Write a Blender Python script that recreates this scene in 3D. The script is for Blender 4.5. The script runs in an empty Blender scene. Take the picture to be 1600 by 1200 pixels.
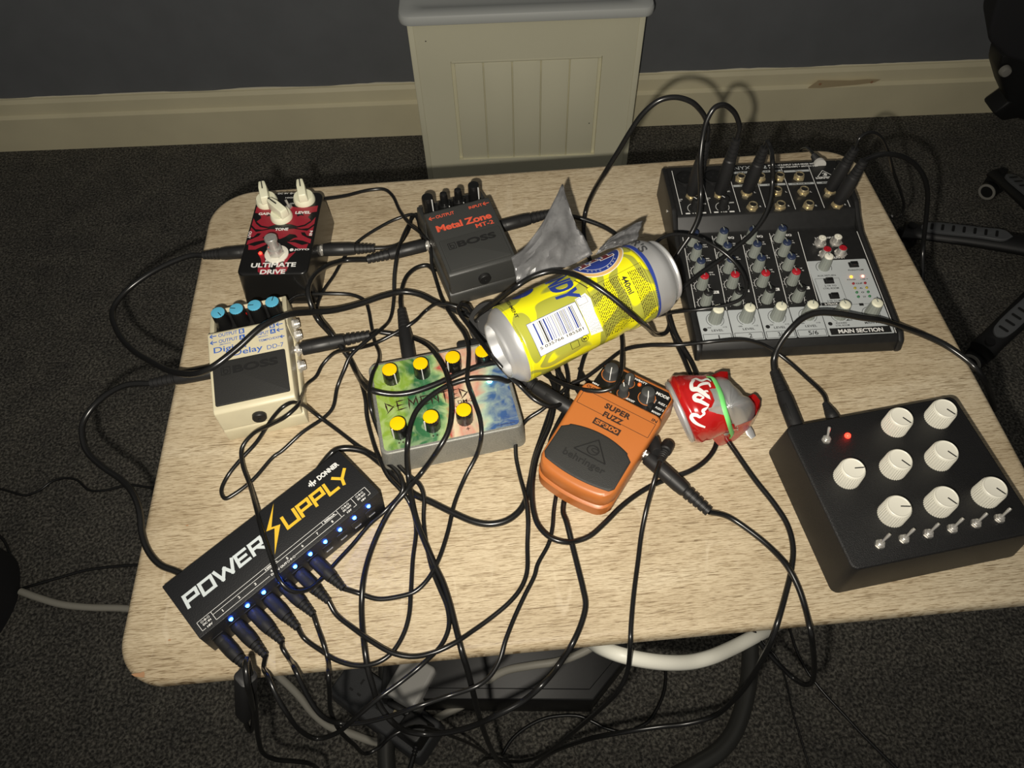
import bpy, bmesh, math, random
from math import sin, cos, pi, radians, atan2, sqrt
from mathutils import Vector, Matrix, noise
from mathutils.geometry import tessellate_polygon
random.seed(7)
scn = bpy.context.scene
COL = scn.collection

# ------------------------------------------------------------------ camera
FPX, PITCH, ROLL, YAW = 1166.956, 0.966012, -0.034974, 0.0568296
C0 = Vector((0.294854, -0.153970, 0.570673))
_rt = Vector((cos(YAW), -sin(YAW), 0))
FW = Vector((sin(YAW)*cos(PITCH), cos(YAW)*cos(PITCH), -sin(PITCH)))
_up = _rt.cross(FW)
RT = cos(ROLL)*_rt + sin(ROLL)*_up
UP = -sin(ROLL)*_rt + cos(ROLL)*_up
cd = bpy.data.cameras.new('camera'); cam = bpy.data.objects.new('camera', cd); COL.objects.link(cam)
cd.sensor_width = 36; cd.lens = FPX/1600*36; cd.clip_start = 0.02; cd.clip_end = 50
cam.matrix_world = Matrix((( RT.x, UP.x, -FW.x, C0.x), (RT.y, UP.y, -FW.y, C0.y), (RT.z, UP.z, -FW.z, C0.z), (0, 0, 0, 1)))
scn.camera = cam

# ------------------------------------------------------------------ world, light, exposure
w = bpy.data.worlds.new('world'); scn.world = w; w.use_nodes = True
w.node_tree.nodes['Background'].inputs[0].default_value = (1.0, 0.97, 0.90, 1)
w.node_tree.nodes['Background'].inputs[1].default_value = 0.13
ld = bpy.data.lights.new('phone_flash', 'SPOT'); lo = bpy.data.objects.new('phone_flash', ld); COL.objects.link(lo)
ld.energy = 28; ld.color = (1.0, 0.93, 0.81); ld.shadow_soft_size = 0.005
ld.spot_size = radians(150); ld.spot_blend = 1.0
lm_ = cam.matrix_world @ Matrix.Rotation(radians(31), 4, 'X'); lm_.translation = C0 - 0.025*RT - 0.030*UP
lo.matrix_world = lm_
scn.view_settings.view_transform = 'Standard'; scn.view_settings.look = 'None'
scn.view_settings.gamma = 1.0; scn.view_settings.use_curve_mapping = False
scn.view_settings.exposure = 0.0

# ------------------------------------------------------------------ materials
MATS = {}
def mat(name, col, rough=0.5, metal=0.0, spec=0.5, emit=0, coat=0, noise_amt=0, nscale=200, bump=0, bscale=300, alpha=None):
    m = bpy.data.materials.new(name); m.use_nodes = True; MATS[name] = m
    nt = m.node_tree; b = nt.nodes['Principled BSDF']
    c = (*col, 1)
    b.inputs['Base Color'].default_value = c; b.inputs['Roughness'].default_value = rough
    b.inputs['Metallic'].default_value = metal; b.inputs['Specular IOR Level'].default_value = spec
    b.inputs['Coat Weight'].default_value = coat
    if emit:
        b.inputs['Emission Color'].default_value = c; b.inputs['Emission Strength'].default_value = emit
    if noise_amt or bump:
        tc = nt.nodes.new('ShaderNodeTexCoord'); n = nt.nodes.new('ShaderNodeTexNoise')
        n.inputs['Scale'].default_value = nscale; n.inputs['Detail'].default_value = 4
        nt.links.new(tc.outputs['Object'], n.inputs['Vector'])
        if noise_amt:
            r = nt.nodes.new('ShaderNodeValToRGB')
            r.color_ramp.elements[0].position = .3; r.color_ramp.elements[1].position = .7
            r.color_ramp.elements[0].color = tuple(x*(1-noise_amt) for x in col)+(1,)
            r.color_ramp.elements[1].color = tuple(min(1, x*(1+noise_amt)) for x in col)+(1,)
            nt.links.new(n.outputs['Fac'], r.inputs[0]); nt.links.new(r.outputs[0], b.inputs['Base Color'])
        if bump:
            n2 = nt.nodes.new('ShaderNodeTexNoise'); n2.inputs['Scale'].default_value = bscale; n2.inputs['Detail'].default_value = 3
            nt.links.new(tc.outputs['Object'], n2.inputs['Vector'])
            bp = nt.nodes.new('ShaderNodeBump'); bp.inputs['Strength'].default_value = bump; bp.inputs['Distance'].default_value = .001
            nt.links.new(n2.outputs['Fac'], bp.inputs['Height']); nt.links.new(bp.outputs[0], b.inputs['Normal'])
    return m
def nodes(m): return m.node_tree, m.node_tree.nodes, m.node_tree.links
def ramp(nt, stops):
    r = nt.nodes.new('ShaderNodeValToRGB'); el = r.color_ramp.elements
    while len(el) < len(stops): el.new(.5)
    for e, (p, c) in zip(el, stops): e.position = p; e.color = (*c, 1)
    return r
mat('black_plastic', (.012, .012, .012), .45, noise_amt=.15)
mat('cable_rubber', (.009, .009, .009), .27, spec=.6)
mat('plug_rubber', (.014, .014, .0145), .5, spec=.4)
mat('black_enamel', (.008, .008, .008), .28, coat=.2)
mat('black_metal', (.012, .0125, .014), .5, bump=.25, bscale=900)
mat('powder_black', (.0075, .0075, .008), .5, bump=.5, bscale=1400, noise_amt=.2, nscale=900)
mat('dark_grey_paint', (.042, .043, .041), .45, bump=.15, bscale=1500)
mat('dark_rubber', (.021, .021, .020), .6, bump=.3, bscale=1500)
mat('rubber_letters', (.010, .010, .010), .55)
mat('cream_paint', (.66, .60, .42), .42, noise_amt=.04, nscale=60)
mat('orange_plastic', (.47, .145, .032), .38, bump=.05)
mat('white_print', (.80, .80, .78), .6)
mat('grey_print', (.42, .44, .44), .55)
mat('panel_grey', (.46, .49, .50), .5)
mat('red_print', (.72, .10, .05), .55)
mat('blue_print', (.05, .13, .45), .55)
mat('dark_print', (.03, .012, .006), .6)
mat('yellow_print', (.80, .50, .035), .5)
mat('power_white', (.66, .72, .74), .5)
mat('black_print', (.008, .008, .008), .6)
mat('ivory_plastic', (.80, .79, .60), .35)
mat('white_plastic', (.78, .76, .66), .38)
mat('white_knob', (.80, .78, .68), .35)
mat('blue_cap', (.10, .42, .62), .3)
mat('yellow_cap', (.95, .58, .0), .35)
mat('grey_knob', (.24, .26, .235), .45)
mat('cream_cap', (.75, .74, .58), .4)
mat('navy_cap', (.022, .033, .075), .4)
mat('red_cap', (.40, .012, .022), .4)
mat('chrome', (.62, .60, .56), .30, .65, noise_amt=.1, nscale=500)
mat('brass', (.62, .52, .32), .30, .7)
mat('gunmetal', (.35, .34, .32), .3, 1.0)
mat('aluminium', (.60, .605, .61), .36, .6)
mat('foil_grey', (.27, .27, .275), .38, .6, bump=1.0, bscale=70, noise_amt=.35, nscale=45)
mat('hammer_grey', (.25, .25, .225), .5, .35, noise_amt=.25, nscale=1200)
mat('led_blue', (.02, .12, 1.0), .3, emit=38)
mat('led_red', (1.0, .02, .01), .3, emit=9)
mat('led_redpink', (1.0, .22, .16), .3, emit=5)
mat('led_orange', (1.0, .30, .02), .3, emit=5)
mat('led_orange_off', (.75, .14, .02), .3)
mat('led_cyan', (.35, 1.0, .75), .3, emit=9)
mat('led_red_off', (.25, .008, .015), .3)
mat('led_yellow_off', (.35, .28, .02), .3)
mat('led_green_off', (.03, .16, .06), .3)
mat('can_blue', (.022, .045, .25), .35)
mat('can_tan', (.70, .45, .16), .4)
mat('can_darkred', (.16, .015, .025), .4)
mat('coke_red', (.42, .008, .008), .25, coat=.6)
mat('band_green', (.22, .80, .22), .5)
mat('hose_white', (.78, .77, .68), .45)
mat('cord_cream', (.42, .40, .34), .5)
mat('skirting_cream', (.80, .73, .50), .55, noise_amt=.06, nscale=6)
mat('skirting_top', (.78, .74, .60), .55, noise_amt=.05, nscale=8)
mat('cover_cream', (.82, .79, .59), .45, noise_amt=.03, nscale=5)
mat('cover_top', (.62, .64, .62), .4)
mat('chip_brown', (.45, .25, .13), .8)
mat('tape_tan', (.56, .45, .27), .5)
mat('leg_grey', (.07, .07, .065), .35, .4)
mat('chair_black', (.010, .010, .010), .5)
mat('chair_grey', (.11, .115, .12), .45)
mat('chair_cloth', (.012, .012, .014), .9)
mat('caster_ring', (.30, .29, .26), .4)
mat('adapter_white', (.48, .47, .44), .4)
mat('strip_grey', (.05, .052, .055), .6, bump=.5, bscale=700)

# light oak laminate: fine dark streaks along x
m = mat('oak_laminate', (.6, .48, .3), .5, spec=.35); nt, N, L = nodes(m); B = N['Principled BSDF']
tc = N.new('ShaderNodeTexCoord')
def mapped(sx, sy, sz):
    mp = N.new('ShaderNodeMapping'); mp.inputs['Scale'].default_value = (sx, sy, sz); L.new(tc.outputs['Object'], mp.inputs[0]); return mp
def nz(mp, scale, det=5, dist=0):
    n = N.new('ShaderNodeTexNoise'); n.inputs['Scale'].default_value = scale; n.inputs['Detail'].default_value = det; n.inputs['Distortion'].default_value = dist
    L.new(mp.outputs[0], n.inputs['Vector']); return n
def mix(kind, fac, a, b):
    x = N.new('ShaderNodeMix'); x.data_type = 'RGBA'; x.blend_type = kind
    if isinstance(fac, float): x.inputs['Factor'].default_value = fac
    else: L.new(fac, x.inputs['Factor'])
    for s, v in ((x.inputs[6], a), (x.inputs[7], b)):
        if isinstance(v, tuple): s.default_value = (*v, 1)
        else: L.new(v, s)
    return x.outputs[2]
def math_(op, a, b=None):
    x = N.new('ShaderNodeMath'); x.operation = op
    for s, v in zip(x.inputs, (a, b)):
        if v is None: continue
        if isinstance(v, (int, float)): s.default_value = v
        else: L.new(v, s)
    return x.outputs[0]
broad = nz(mapped(1.6, 7, 1), 3, 4, .6)
r1 = ramp(nt, [(.32, (.53, .43, .285)), (.5, (.63, .525, .36)), (.68, (.70, .60, .43))]); L.new(broad.outputs['Fac'], r1.inputs[0])
streak = nz(mapped(19, 400, 1), 3, 6, 1.4)
r2 = ramp(nt, [(.33, (.27, .215, .16)), (.42, (.66, .60, .53)), (.50, (1, 1, 1))]); L.new(streak.outputs['Fac'], r2.inputs[0])
fine = nz(mapped(50, 700, 1), 4, 3, .3)
r3 = ramp(nt, [(.36, (.60, .55, .48)), (.48, (1, 1, 1))]); L.new(fine.outputs['Fac'], r3.inputs[0])
pale = nz(mapped(26, 5, 1), 3, 4, 1.2)                      # pale cross flecks of the print
gate = nz(mapped(2.2, 3.0, 1), 2.6, 2, 0)
r4 = ramp(nt, [(.60, (0, 0, 0)), (.70, (1, 1, 1))]); L.new(pale.outputs['Fac'], r4.inputs[0])
r5 = ramp(nt, [(.50, (0, 0, 0)), (.60, (.40, .40, .40))]); L.new(gate.outputs['Fac'], r5.inputs[0])
c = mix('MULTIPLY', .85, r1.outputs[0], r2.outputs[0]); c = mix('MULTIPLY', .7, c, r3.outputs[0])
c = mix('MIX', math_('MULTIPLY', r4.outputs[0], r5.outputs[0]), c, (.72, .62, .46))
L.new(c, B.inputs['Base Color'])
bp = N.new('ShaderNodeBump'); bp.inputs['Strength'].default_value = .12; bp.inputs['Distance'].default_value = .0005
L.new(streak.outputs['Fac'], bp.inputs['Height']); L.new(bp.outputs[0], B.inputs['Normal'])

# speckled charcoal carpet
m = mat('carpet', (.05, .048, .045), .95, spec=.1); nt, N, L = nodes(m); B = N['Principled BSDF']
tc = N.new('ShaderNodeTexCoord')
n1 = nz(mapped(1, 1, 1), 230, 6, .4); n2 = nz(mapped(1, 1, 1), 18, 4)
r1 = ramp(nt, [(.36, (.042, .041, .038)), (.5, (.105, .100, .088)), (.66, (.23, .22, .19))]); L.new(n1.outputs['Fac'], r1.inputs[0])
r2 = ramp(nt, [(.3, (.7, .7, .72)), (.7, (1.1, 1.08, 1.05))]); L.new(n2.outputs['Fac'], r2.inputs[0])
L.new(mix('MULTIPLY', .8, r1.outputs[0], r2.outputs[0]), B.inputs['Base Color'])
bp = N.new('ShaderNodeBump'); bp.inputs['Strength'].default_value = .8; bp.inputs['Distance'].default_value = .004
L.new(n1.outputs['Fac'], bp.inputs['Height']); L.new(bp.outputs[0], B.inputs['Normal'])
mat('wall_blue_grey', (.150, .158, .168), .75, noise_amt=.06, nscale=14, bump=.2, bscale=220)

# printed can: yellow with olive curved patches
m = mat('can_yellow', (.75, .7, .03), .3, spec=.6, coat=.4); nt, N, L = nodes(m); B = N['Principled BSDF']
tc = N.new('ShaderNodeTexCoord')
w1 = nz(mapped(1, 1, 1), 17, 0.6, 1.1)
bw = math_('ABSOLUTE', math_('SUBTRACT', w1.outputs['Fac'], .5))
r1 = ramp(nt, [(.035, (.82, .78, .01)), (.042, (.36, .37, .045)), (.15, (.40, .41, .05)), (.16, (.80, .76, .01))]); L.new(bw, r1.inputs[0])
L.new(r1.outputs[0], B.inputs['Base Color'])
# painted pedal panel: green | red | cream | blue clouds across its width
m = mat('cloud_panel', (.2, .4, .2), .35, coat=.3); nt, N, L = nodes(m); B = N['Principled BSDF']
tc = N.new('ShaderNodeTexCoord')
sx = N.new('ShaderNodeSeparateXYZ'); L.new(tc.outputs['Object'], sx.inputs[0])
nA = nz(mapped(1, 1, 1), 28, 5, .8); nB = nz(mapped(1, 1, 1), 75, 5, 1.5)
xx = math_('ADD', math_('MULTIPLY', sx.outputs[0], 8.3), .5)
xx = math_('ADD', xx, math_('MULTIPLY', sx.outputs[1], -1.2))
xx = math_('ADD', xx, math_('MULTIPLY', math_('SUBTRACT', nA.outputs['Fac'], .5), .55))
r1 = ramp(nt, [(.02, (.24, .36, .035)), (.16, (.22, .36, .05)), (.24, (.030, .13, .05)), (.42, (.04, .17, .07)), (.48, (.34, .48, .20)),
               (.55, (.46, .07, .06)), (.62, (.72, .60, .42)), (.72, (.62, .30, .22)), (.80, (.40, .52, .40)), (.86, (.045, .11, .27)), (1.0, (.04, .09, .25))])
L.new(xx, r1.inputs[0])
r2 = ramp(nt, [(.42, (0, 0, 0)), (.62, (.5, .5, .5))]); L.new(nB.outputs['Fac'], r2.inputs[0])
c = mix('MIX', math_('MULTIPLY', r2.outputs[0], .6), r1.outputs[0], (.62, .72, .42))
L.new(c, B.inputs['Base Color'])

# ------------------------------------------------------------------ mesh building
class MB:
    def __init__(s): s.v = []; s.f = []; s.m = []; s.names = []
    def add(s, verts, faces, mt, M=None):
        if mt not in s.names: s.names.append(mt)
        k = s.names.index(mt); o = len(s.v)
        s.v += [tuple(M @ Vector(p)) if M is not None else tuple(p) for p in verts]
        for f in faces: s.f.append([i+o for i in f]); s.m.append(k)
    def build(s, name, parent=None, scale=.001, angle=38, recalc=True, smooth=True):
        me = bpy.data.meshes.new(name)
        me.from_pydata([(x*scale, y*scale, z*scale) for x, y, z in s.v], [], s.f)
        for n in s.names: me.materials.append(MATS[n])
        me.polygons.foreach_set('material_index', s.m)
        if recalc:
            bm = bmesh.new(); bm.from_mesh(me); bmesh.ops.recalc_face_normals(bm, faces=bm.faces); bm.to_mesh(me); bm.free()
        if smooth:
            me.shade_smooth(); me.set_sharp_from_angle(angle=radians(angle))
        o = bpy.data.objects.new(name, me); COL.objects.link(o)
        if parent is not None: o.parent = parent
        return o
def T(x=0, y=0, z=0): return Matrix.Translation((x, y, z))
def RX(a): return Matrix.Rotation(radians(a), 4, 'X')
def RY(a): return Matrix.Rotation(radians(a), 4, 'Y')
def RZ(a): return Matrix.Rotation(radians(a), 4, 'Z')
def basis(o, x, y, z): return Matrix(((x.x, y.x, z.x, o.x), (x.y, y.y, z.y, o.y), (x.z, y.z, z.z, o.z), (0, 0, 0, 1)))
def solid(mb, verts, faces, mt, bev=0, seg=2, M=None):
    if bev:
        bm = bmesh.new(); vs = [bm.verts.new(p) for p in verts]
        for f in faces: bm.faces.new([vs[i] for i in f])
        bmesh.ops.recalc_face_normals(bm, faces=bm.faces)
        ed = [e for e in bm.edges if len(e.link_faces) == 2 and e.calc_face_angle(0) > .3]
        bmesh.ops.bevel(bm, geom=ed, offset=bev, segments=seg, profile=.5, affect='EDGES', clamp_overlap=True)
        bm.verts.index_update(); verts = [tuple(v.co) for v in bm.verts]; faces = [[v.index for v in f.verts] for f in bm.faces]; bm.free()
    mb.add(verts, faces, mt, M)
def box(mb, x0, x1, y0, y1, z0, z1, mt, bev=0, seg=2, M=None):
    v = [(x, y, z) for z in (z0, z1) for y in (y0, y1) for x in (x0, x1)]
    solid(mb, v, [(0, 2, 3, 1), (4, 5, 7, 6), (0, 1, 5, 4), (2, 6, 7, 3), (0, 4, 6, 2), (1, 3, 7, 5)], mt, bev, seg, M)
def prism(mb, prof, u0, u1, mt, bev=0, seg=2, M=None):          # profile in (y, z), extruded along x
    n = len(prof); v = [(u0, a, b) for a, b in prof]+[(u1, a, b) for a, b in prof]
    f = [list(range(n)), list(range(n, 2*n))]+[[i, (i+1) % n, n+(i+1) % n, n+i] for i in range(n)]
    solid(mb, v, f, mt, bev, seg, M)
def extrude(mb, poly, z0, z1, mt, bev=0, seg=2, M=None, holes=()):
    if holes:
        loops = [poly]+list(holes); pts = [p for l in loops for p in l]
        tri = tessellate_polygon([[Vector((a, b, 0)) for a, b in l] for l in loops])
        n = len(pts); v = [(a, b, z0) for a, b in pts]+[(a, b, z1) for a, b in pts]
        f = [list(t) for t in tri]+[[i+n for i in t] for t in tri]; o = 0
        for l in loops:
            k = len(l); f += [[o+i, o+(i+1) % k, n+o+(i+1) % k, n+o+i] for i in range(k)]; o += k
        mb.add(v, f, mt, M); return
    n = len(poly); v = [(a, b, z0) for a, b in poly]+[(a, b, z1) for a, b in poly]
    f = [list(range(n)), list(range(n, 2*n))]+[[i, (i+1) % n, n+(i+1) % n, n+i] for i in range(n)]
    solid(mb, v, f, mt, bev, seg, M)
def rrect(w, d, r, cx=0, cy=0, n=6):
    out = []
    for sx, sy, a0 in ((1, 1, 0), (-1, 1, 90), (-1, -1, 180), (1, -1, 270)):
        for i in range(n+1):
            a = radians(a0+90*i/n); out.append((cx+sx*(w/2-r)+r*cos(a), cy+sy*(d/2-r)+r*sin(a)))
    return out
def loft(mb, loops, mt, M=None, cap0=True, cap1=True, closed=False):
    n = len(loops[0]); v = [p for l in loops for p in l]; f = []
    for k in range(len(loops)-1):
        f += [[k*n+i, k*n+(i+1) % n, (k+1)*n+(i+1) % n, (k+1)*n+i] for i in range(n)]
    if cap0: f.append(list(range(n)))
    if cap1: f.append(list(range((len(loops)-1)*n, len(loops)*n)))
    mb.add(v, f, mt, M)
def rbox(mb, w0, d0, w1, d1, z0, z1, r, bev, mt, M=None, cx=0, cy=0, bev0=0):   # tapered rounded box with softened top edge
    L_ = []
    def lp(w, d, rr, z): L_.append([(a, b, z) for a, b in rrect(w, d, max(rr, .3), cx, cy)])
    if bev0: lp(w0-2*bev0, d0-2*bev0, r-bev0, z0); lp(w0-.6*bev0, d0-.6*bev0, r-.3*bev0, z0+.3*bev0); lp(w0, d0, r, z0+bev0)
    else: lp(w0, d0, r, z0)
    for t in (0, 22, 45, 68, 90):
        a = radians(t); lp(w1-2*bev*(1-cos(a)), d1-2*bev*(1-cos(a)), r-bev*(1-cos(a)), z1-bev+bev*sin(a))
    loft(mb, L_, mt, M)
def lathe(mb, prof, mt, M=None, n=28, flute=0, cap=True):
    loops = []
    for r, z in prof:
        loops.append([((r*(1-(flute if i % 2 else 0)))*cos(2*pi*i/n), (r*(1-(flute if i % 2 else 0)))*sin(2*pi*i/n), z) for i in range(n)])
    loft(mb, loops, mt, M, cap, cap)
def catmull(P, sub=7):
    P = [Vector(p) for p in P]
    if len(P) < 3: return P
    E = [P[0]*2-P[1]]+P+[P[-1]*2-P[-2]]; out = []
    for i in range(1, len(E)-2):
        p0, p1, p2, p3 = E[i-1:i+3]
        d01 = max((p1-p0).length, 1e-6)**.5; d12 = max((p2-p1).length, 1e-6)**.5; d23 = max((p3-p2).length, 1e-6)**.5
        m1 = (p1-p0)/d01-(p2-p0)/(d01+d12)+(p2-p1)/d12; m2 = (p2-p1)/d12-(p3-p1)/(d12+d23)+(p3-p2)/d23
        m1 *= d12; m2 *= d12
        for k in range(sub):
            t = k/sub; t2 = t*t; t3 = t2*t
            out.append((2*t3-3*t2+1)*p1+(t3-2*t2+t)*m1+(-2*t3+3*t2)*p2+(t3-t2)*m2)
    out.append(P[-1]); return out
def tube(mb, pts, r, mt, n=10, M=None, closed=False, flat=1.0, cap=True):
    pts = [Vector(p) for p in pts]; rs = r if isinstance(r, (list, tuple)) else [r]*len(pts)
    t = []
    for i in range(len(pts)):
        a = pts[(i-1) % len(pts)] if (closed or i) else pts[0]; b = pts[(i+1) % len(pts)] if (closed or i < len(pts)-1) else pts[-1]
        d = (b-a); t.append(d.normalized() if d.length > 1e-9 else Vector((0, 0, 1)))
    up = Vector((0, 0, 1)) if abs(t[0].z) < .9 else Vector((1, 0, 0))
    nrm = (up-t[0]*up.dot(t[0])).normalized(); loops = []
    for i, p in enumerate(pts):
        nrm = (nrm-t[i]*nrm.dot(t[i])); nrm = nrm.normalized() if nrm.length > 1e-6 else t[i].orthogonal().normalized()
        b = t[i].cross(nrm)
        loops.append([tuple(p+rs[i]*(cos(2*pi*k/n)*b+flat*sin(2*pi*k/n)*nrm)) for k in range(n)])
    if closed: loops.append(loops[0])
    loft(mb, loops, mt, M, cap and not closed, cap and not closed)
def poly(mb, pts, z, mt, M=None):
    tri = tessellate_polygon([[Vector((a, b, 0)) for a, b in pts]])
    mb.add([(a, b, z) for a, b in pts], [list(t) for t in tri], mt, M)
def rect(mb, x0, y0, x1, y1, z, mt, M=None): mb.add([(x0, y0, z), (x1, y0, z), (x1, y1, z), (x0, y1, z)], [[0, 1, 2, 3]], mt, M)
def line(mb, p, q, w_, z, mt, M=None):
    p = Vector(p); q = Vector(q); d = (q-p).normalized(); s = Vector((-d.y, d.x))*w_/2
    mb.add([(*(p+s), z), (*(p-s), z), (*(q-s), z), (*(q+s), z)], [[0, 1, 2, 3]], mt, M)
def frame(mb, x0, y0, x1, y1, w_, z, mt, M=None):
    for p, q in (((x0, y0), (x1, y0)), ((x1, y0), (x1, y1)), ((x1, y1), (x0, y1)), ((x0, y1), (x0, y0))): line(mb, p, q, w_, z, mt, M)
def arc(mb, cx, cy, r, w_, a0, a1, z, mt, M=None, n=20):
    v = []; f = []
    for i in range(n+1):
        a = radians(a0+(a1-a0)*i/n)
        v += [(cx+(r-w_/2)*cos(a), cy+(r-w_/2)*sin(a), z), (cx+(r+w_/2)*cos(a), cy+(r+w_/2)*sin(a), z)]
        if i: f.append([2*i-2, 2*i-1, 2*i+1, 2*i])
    mb.add(v, f, mt, M)
def disc(mb, cx, cy, r, z, mt, M=None, n=20, ry=None):
    ry = ry or r
    mb.add([(cx+r*cos(2*pi*i/n), cy+ry*sin(2*pi*i/n), z) for i in range(n)], [list(range(n))], mt, M)
_tc = {}
def glyphs(s, bold=0.0, shear=0.0, ext=0.0, space=1.0):
    key = (s, bold, shear, ext, space)
    if key not in _tc:
        cu = bpy.data.curves.new('t', 'FONT'); cu.body = s; cu.offset = bold; cu.shear = shear; cu.extrude = ext; cu.resolution_u = 4; cu.space_character = space
        ob = bpy.data.objects.new('t', cu); COL.objects.link(ob)
        me = bpy.data.meshes.new_from_object(ob)
        v = [tuple(p.co) for p in me.vertices]; f = [list(p.vertices) for p in me.polygons]
        bpy.data.objects.remove(ob); bpy.data.curves.remove(cu); bpy.data.meshes.remove(me)
        _tc[key] = (v, f)
    return _tc[key]
def text(mb, s, b, z, mt, M=None, rot=0, bold=.012, shear=0, ext=0, space=1.0):   # fits the string into the box b = x0, y0, x1, y1
    v, f = glyphs(s, bold, shear, 1.0 if ext else 0.0, space)
    xs = [p[0] for p in v]; ys = [p[1] for p in v]; x0, x1, y0, y1 = min(xs), max(xs), min(ys), max(ys)
    out = []
    for p in v:
        a = (p[0]-x0)/(x1-x0); c = (p[1]-y0)/(y1-y0)
        if rot == 90: a, c = 1-c, a
        elif rot == -90: a, c = c, 1-a
        elif rot == 180: a, c = 1-a, 1-c
        out.append((b[0]+a*(b[2]-b[0]), b[1]+c*(b[3]-b[1]), z+(p[2]*ext if ext else 0)))
    mb.add(out, f, mt, M)
def arrow(mb, x0, x1, y, h, z, mt, M=None):     # from tail x0 to tip x1
    s = 1 if x1 > x0 else -1
    line(mb, (x0, y), (x1, y), .9, z, mt, M)
    line(mb, (x1+.3*s, y), (x1-s*h, y+h), .9, z+.02, mt, M); line(mb, (x1+.3*s, y), (x1-s*h, y-h), .9, z+.02, mt, M)

# ------------------------------------------------------------------ things and tags
def tag(o, label, cat, group=None, kind=None):
    o['label'] = label; o['category'] = cat
    if group: o['group'] = group
    if kind: o['kind'] = kind
    return o
def thing(name, label, cat, loc=(0, 0, 0), rz=0, group=None):
    o = bpy.data.objects.new(name, None); o.empty_display_size = .02; COL.objects.link(o)
    o.location = loc; o.rotation_euler = (0, 0, radians(rz)); return tag(o, label, cat, group)
def copy_part(src, parent, loc, rz=0):
    c = src.copy(); COL.objects.link(c); c.parent = parent; c.location = Vector(loc)*.001; c.rotation_euler = (src.rotation_euler.x, src.rotation_euler.y, radians(rz)); return c
def place(o, loc, rz=0, rx=0, ry=0):
    o.location = Vector(loc)*.001; o.rotation_euler = (radians(rx), radians(ry), radians(rz)); return o
def ray(px, py): return FW+(px-800)/FPX*RT-(py-600)/FPX*UP
def atz(px, py, z): d = ray(px, py); return C0+d*((z-C0.z)/d.z)          # point at height z (metres)
def aty(px, py, y): d = ray(px, py); return C0+d*((y-C0.y)/d.y)          # point in the vertical plane y
def atd(px, py, dep): return C0+ray(px, py)*dep                          # point at a depth
FLOOR = -.60
# ================================================================== the setting
SL = -.049344
WN = Vector((-SL, 1, 0)).normalized(); WD = Vector((1, SL, 0)).normalized()     # wall normal (away from camera), direction along it
WP = Vector((.31, 1.4225, FLOOR))                                              # a point of the wall's foot
WM = basis(WP, WD, WN, Vector((0, 0, 1)))                                       # local x along wall, y into wall, z up
def struct(mb, name, **k):
    o = mb.build(name, scale=1, **k); o['kind'] = 'structure'; return o
b = MB(); box(b, -3, 3.2, -2.2, 3, FLOOR-.05, FLOOR, 'carpet'); struct(b, 'floor', smooth=False)
b = MB(); box(b, -3, 3, 0.018, .12, 0, 2.4, 'wall_blue_grey', M=WM); struct(b, 'wall_back', smooth=False)
b = MB(); box(b, -3.1, -2.9, -2.2, 3, FLOOR, 1.8, 'wall_blue_grey'); struct(b, 'wall_left', smooth=False)
b = MB(); box(b, 3.0, 3.2, -2.2, 3, FLOOR, 1.8, 'wall_blue_grey'); struct(b, 'wall_right', smooth=False)
b = MB()
random.seed(3)
# skirting board: moulded top and the roughly painted line above it
prism(b, [(-.004, 0), (-.004, .088), (.004, .094), (.006, .122), (.012, .130), (.018, .131), (.018, 0)], -3, 3, 'skirting_cream', M=WM)
up_ = []; lo_ = []
for i in range(240):
    x = -2.4+i*.02; lo_.append((x, .128)); up_.append((x, .1335+.0045*noise.noise((x*7, 3, 0))+.002*noise.noise((x*31, 8, 0))))
v = [(x, .0172, z) for x, z in lo_]+[(x, .0172, z) for x, z in up_]; k = len(lo_)
b.add(v, [[i, i+1, k+i+1, k+i] for i in range(k-1)], 'skirting_top', WM)
# strip of old tape and torn paint on it, right of the cover
q = [(.87, .096), (.885, .108), (.98, .104), (1.02, .106), (1.06, .104), (1.045, .096), (1.0, .092), (.90, .087), (.862, .088)]
b.add([(x, -.0052, z) for x, z in [(.805+(a-.862)*.86, c+.002) for a, c in q]], [list(range(len(q)))], 'tape_tan', WM)
for x in (.832, .955): disc(b, 0, 0, .0035, 0, 'chip_brown', WM @ T(x, -.0058, .100) @ RX(90), n=10)
struct(b, 'baseboard_back', angle=25)

# radiator cover standing against the wall
t = thing('radiator_cover', 'cream panelled radiator cover box with tongue-and-groove front against the grey wall', 'radiator cover')
fy = -.18; X0, X1 = .045-.152, .045+.312
X0, X1 = -.106, .357
TOP = .385
mm = MB()
# front frame with a sunken beadboard panel
PX0, PX1, PZ1 = -.028, .279, TOP-.082
def wbox(mb, x0, x1, y0, y1, z0, z1, mt, bev=0): box(mb, x0, x1, y0, y1, z0, z1, mt, bev, 2, WM)
wbox(mm, X0+.012, PX0, fy, fy+.018, 0, TOP, 'cover_cream'); wbox(mm, PX1, X1-.012, fy, fy+.018, 0, TOP, 'cover_cream')
wbox(mm, PX0, PX1, fy, fy+.018, PZ1, TOP, 'cover_cream'); wbox(mm, PX0, PX1, fy, fy+.018, 0, .06, 'cover_cream')
wbox(mm, X0, X0+.012, fy-.001, .016, 0, TOP, 'cover_cream', .0015); wbox(mm, X1-.012, X1, fy-.001, .016, 0, TOP, 'cover_cream', .0015)
o = mm.build('front_frame', t, 1)
mm = MB()
wd = (PX1-PX0)/5.35
xs = [PX0]+[PX0+wd*(i+.18)+.0 for i in range(0, 6)]
xs = [PX0+.006+i*(PX1-PX0-.012)/5 for i in range(6)]
for i in range(5): wbox(mm, xs[i]+.0008, xs[i+1]-.0008, fy+.0035, fy+.016, .05, PZ1-.007, 'cover_cream', .0025)
wbox(mm, PX0-.002, PX1+.002, fy+.010, fy+.0175, .05, PZ1+.002, 'cover_cream')
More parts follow.
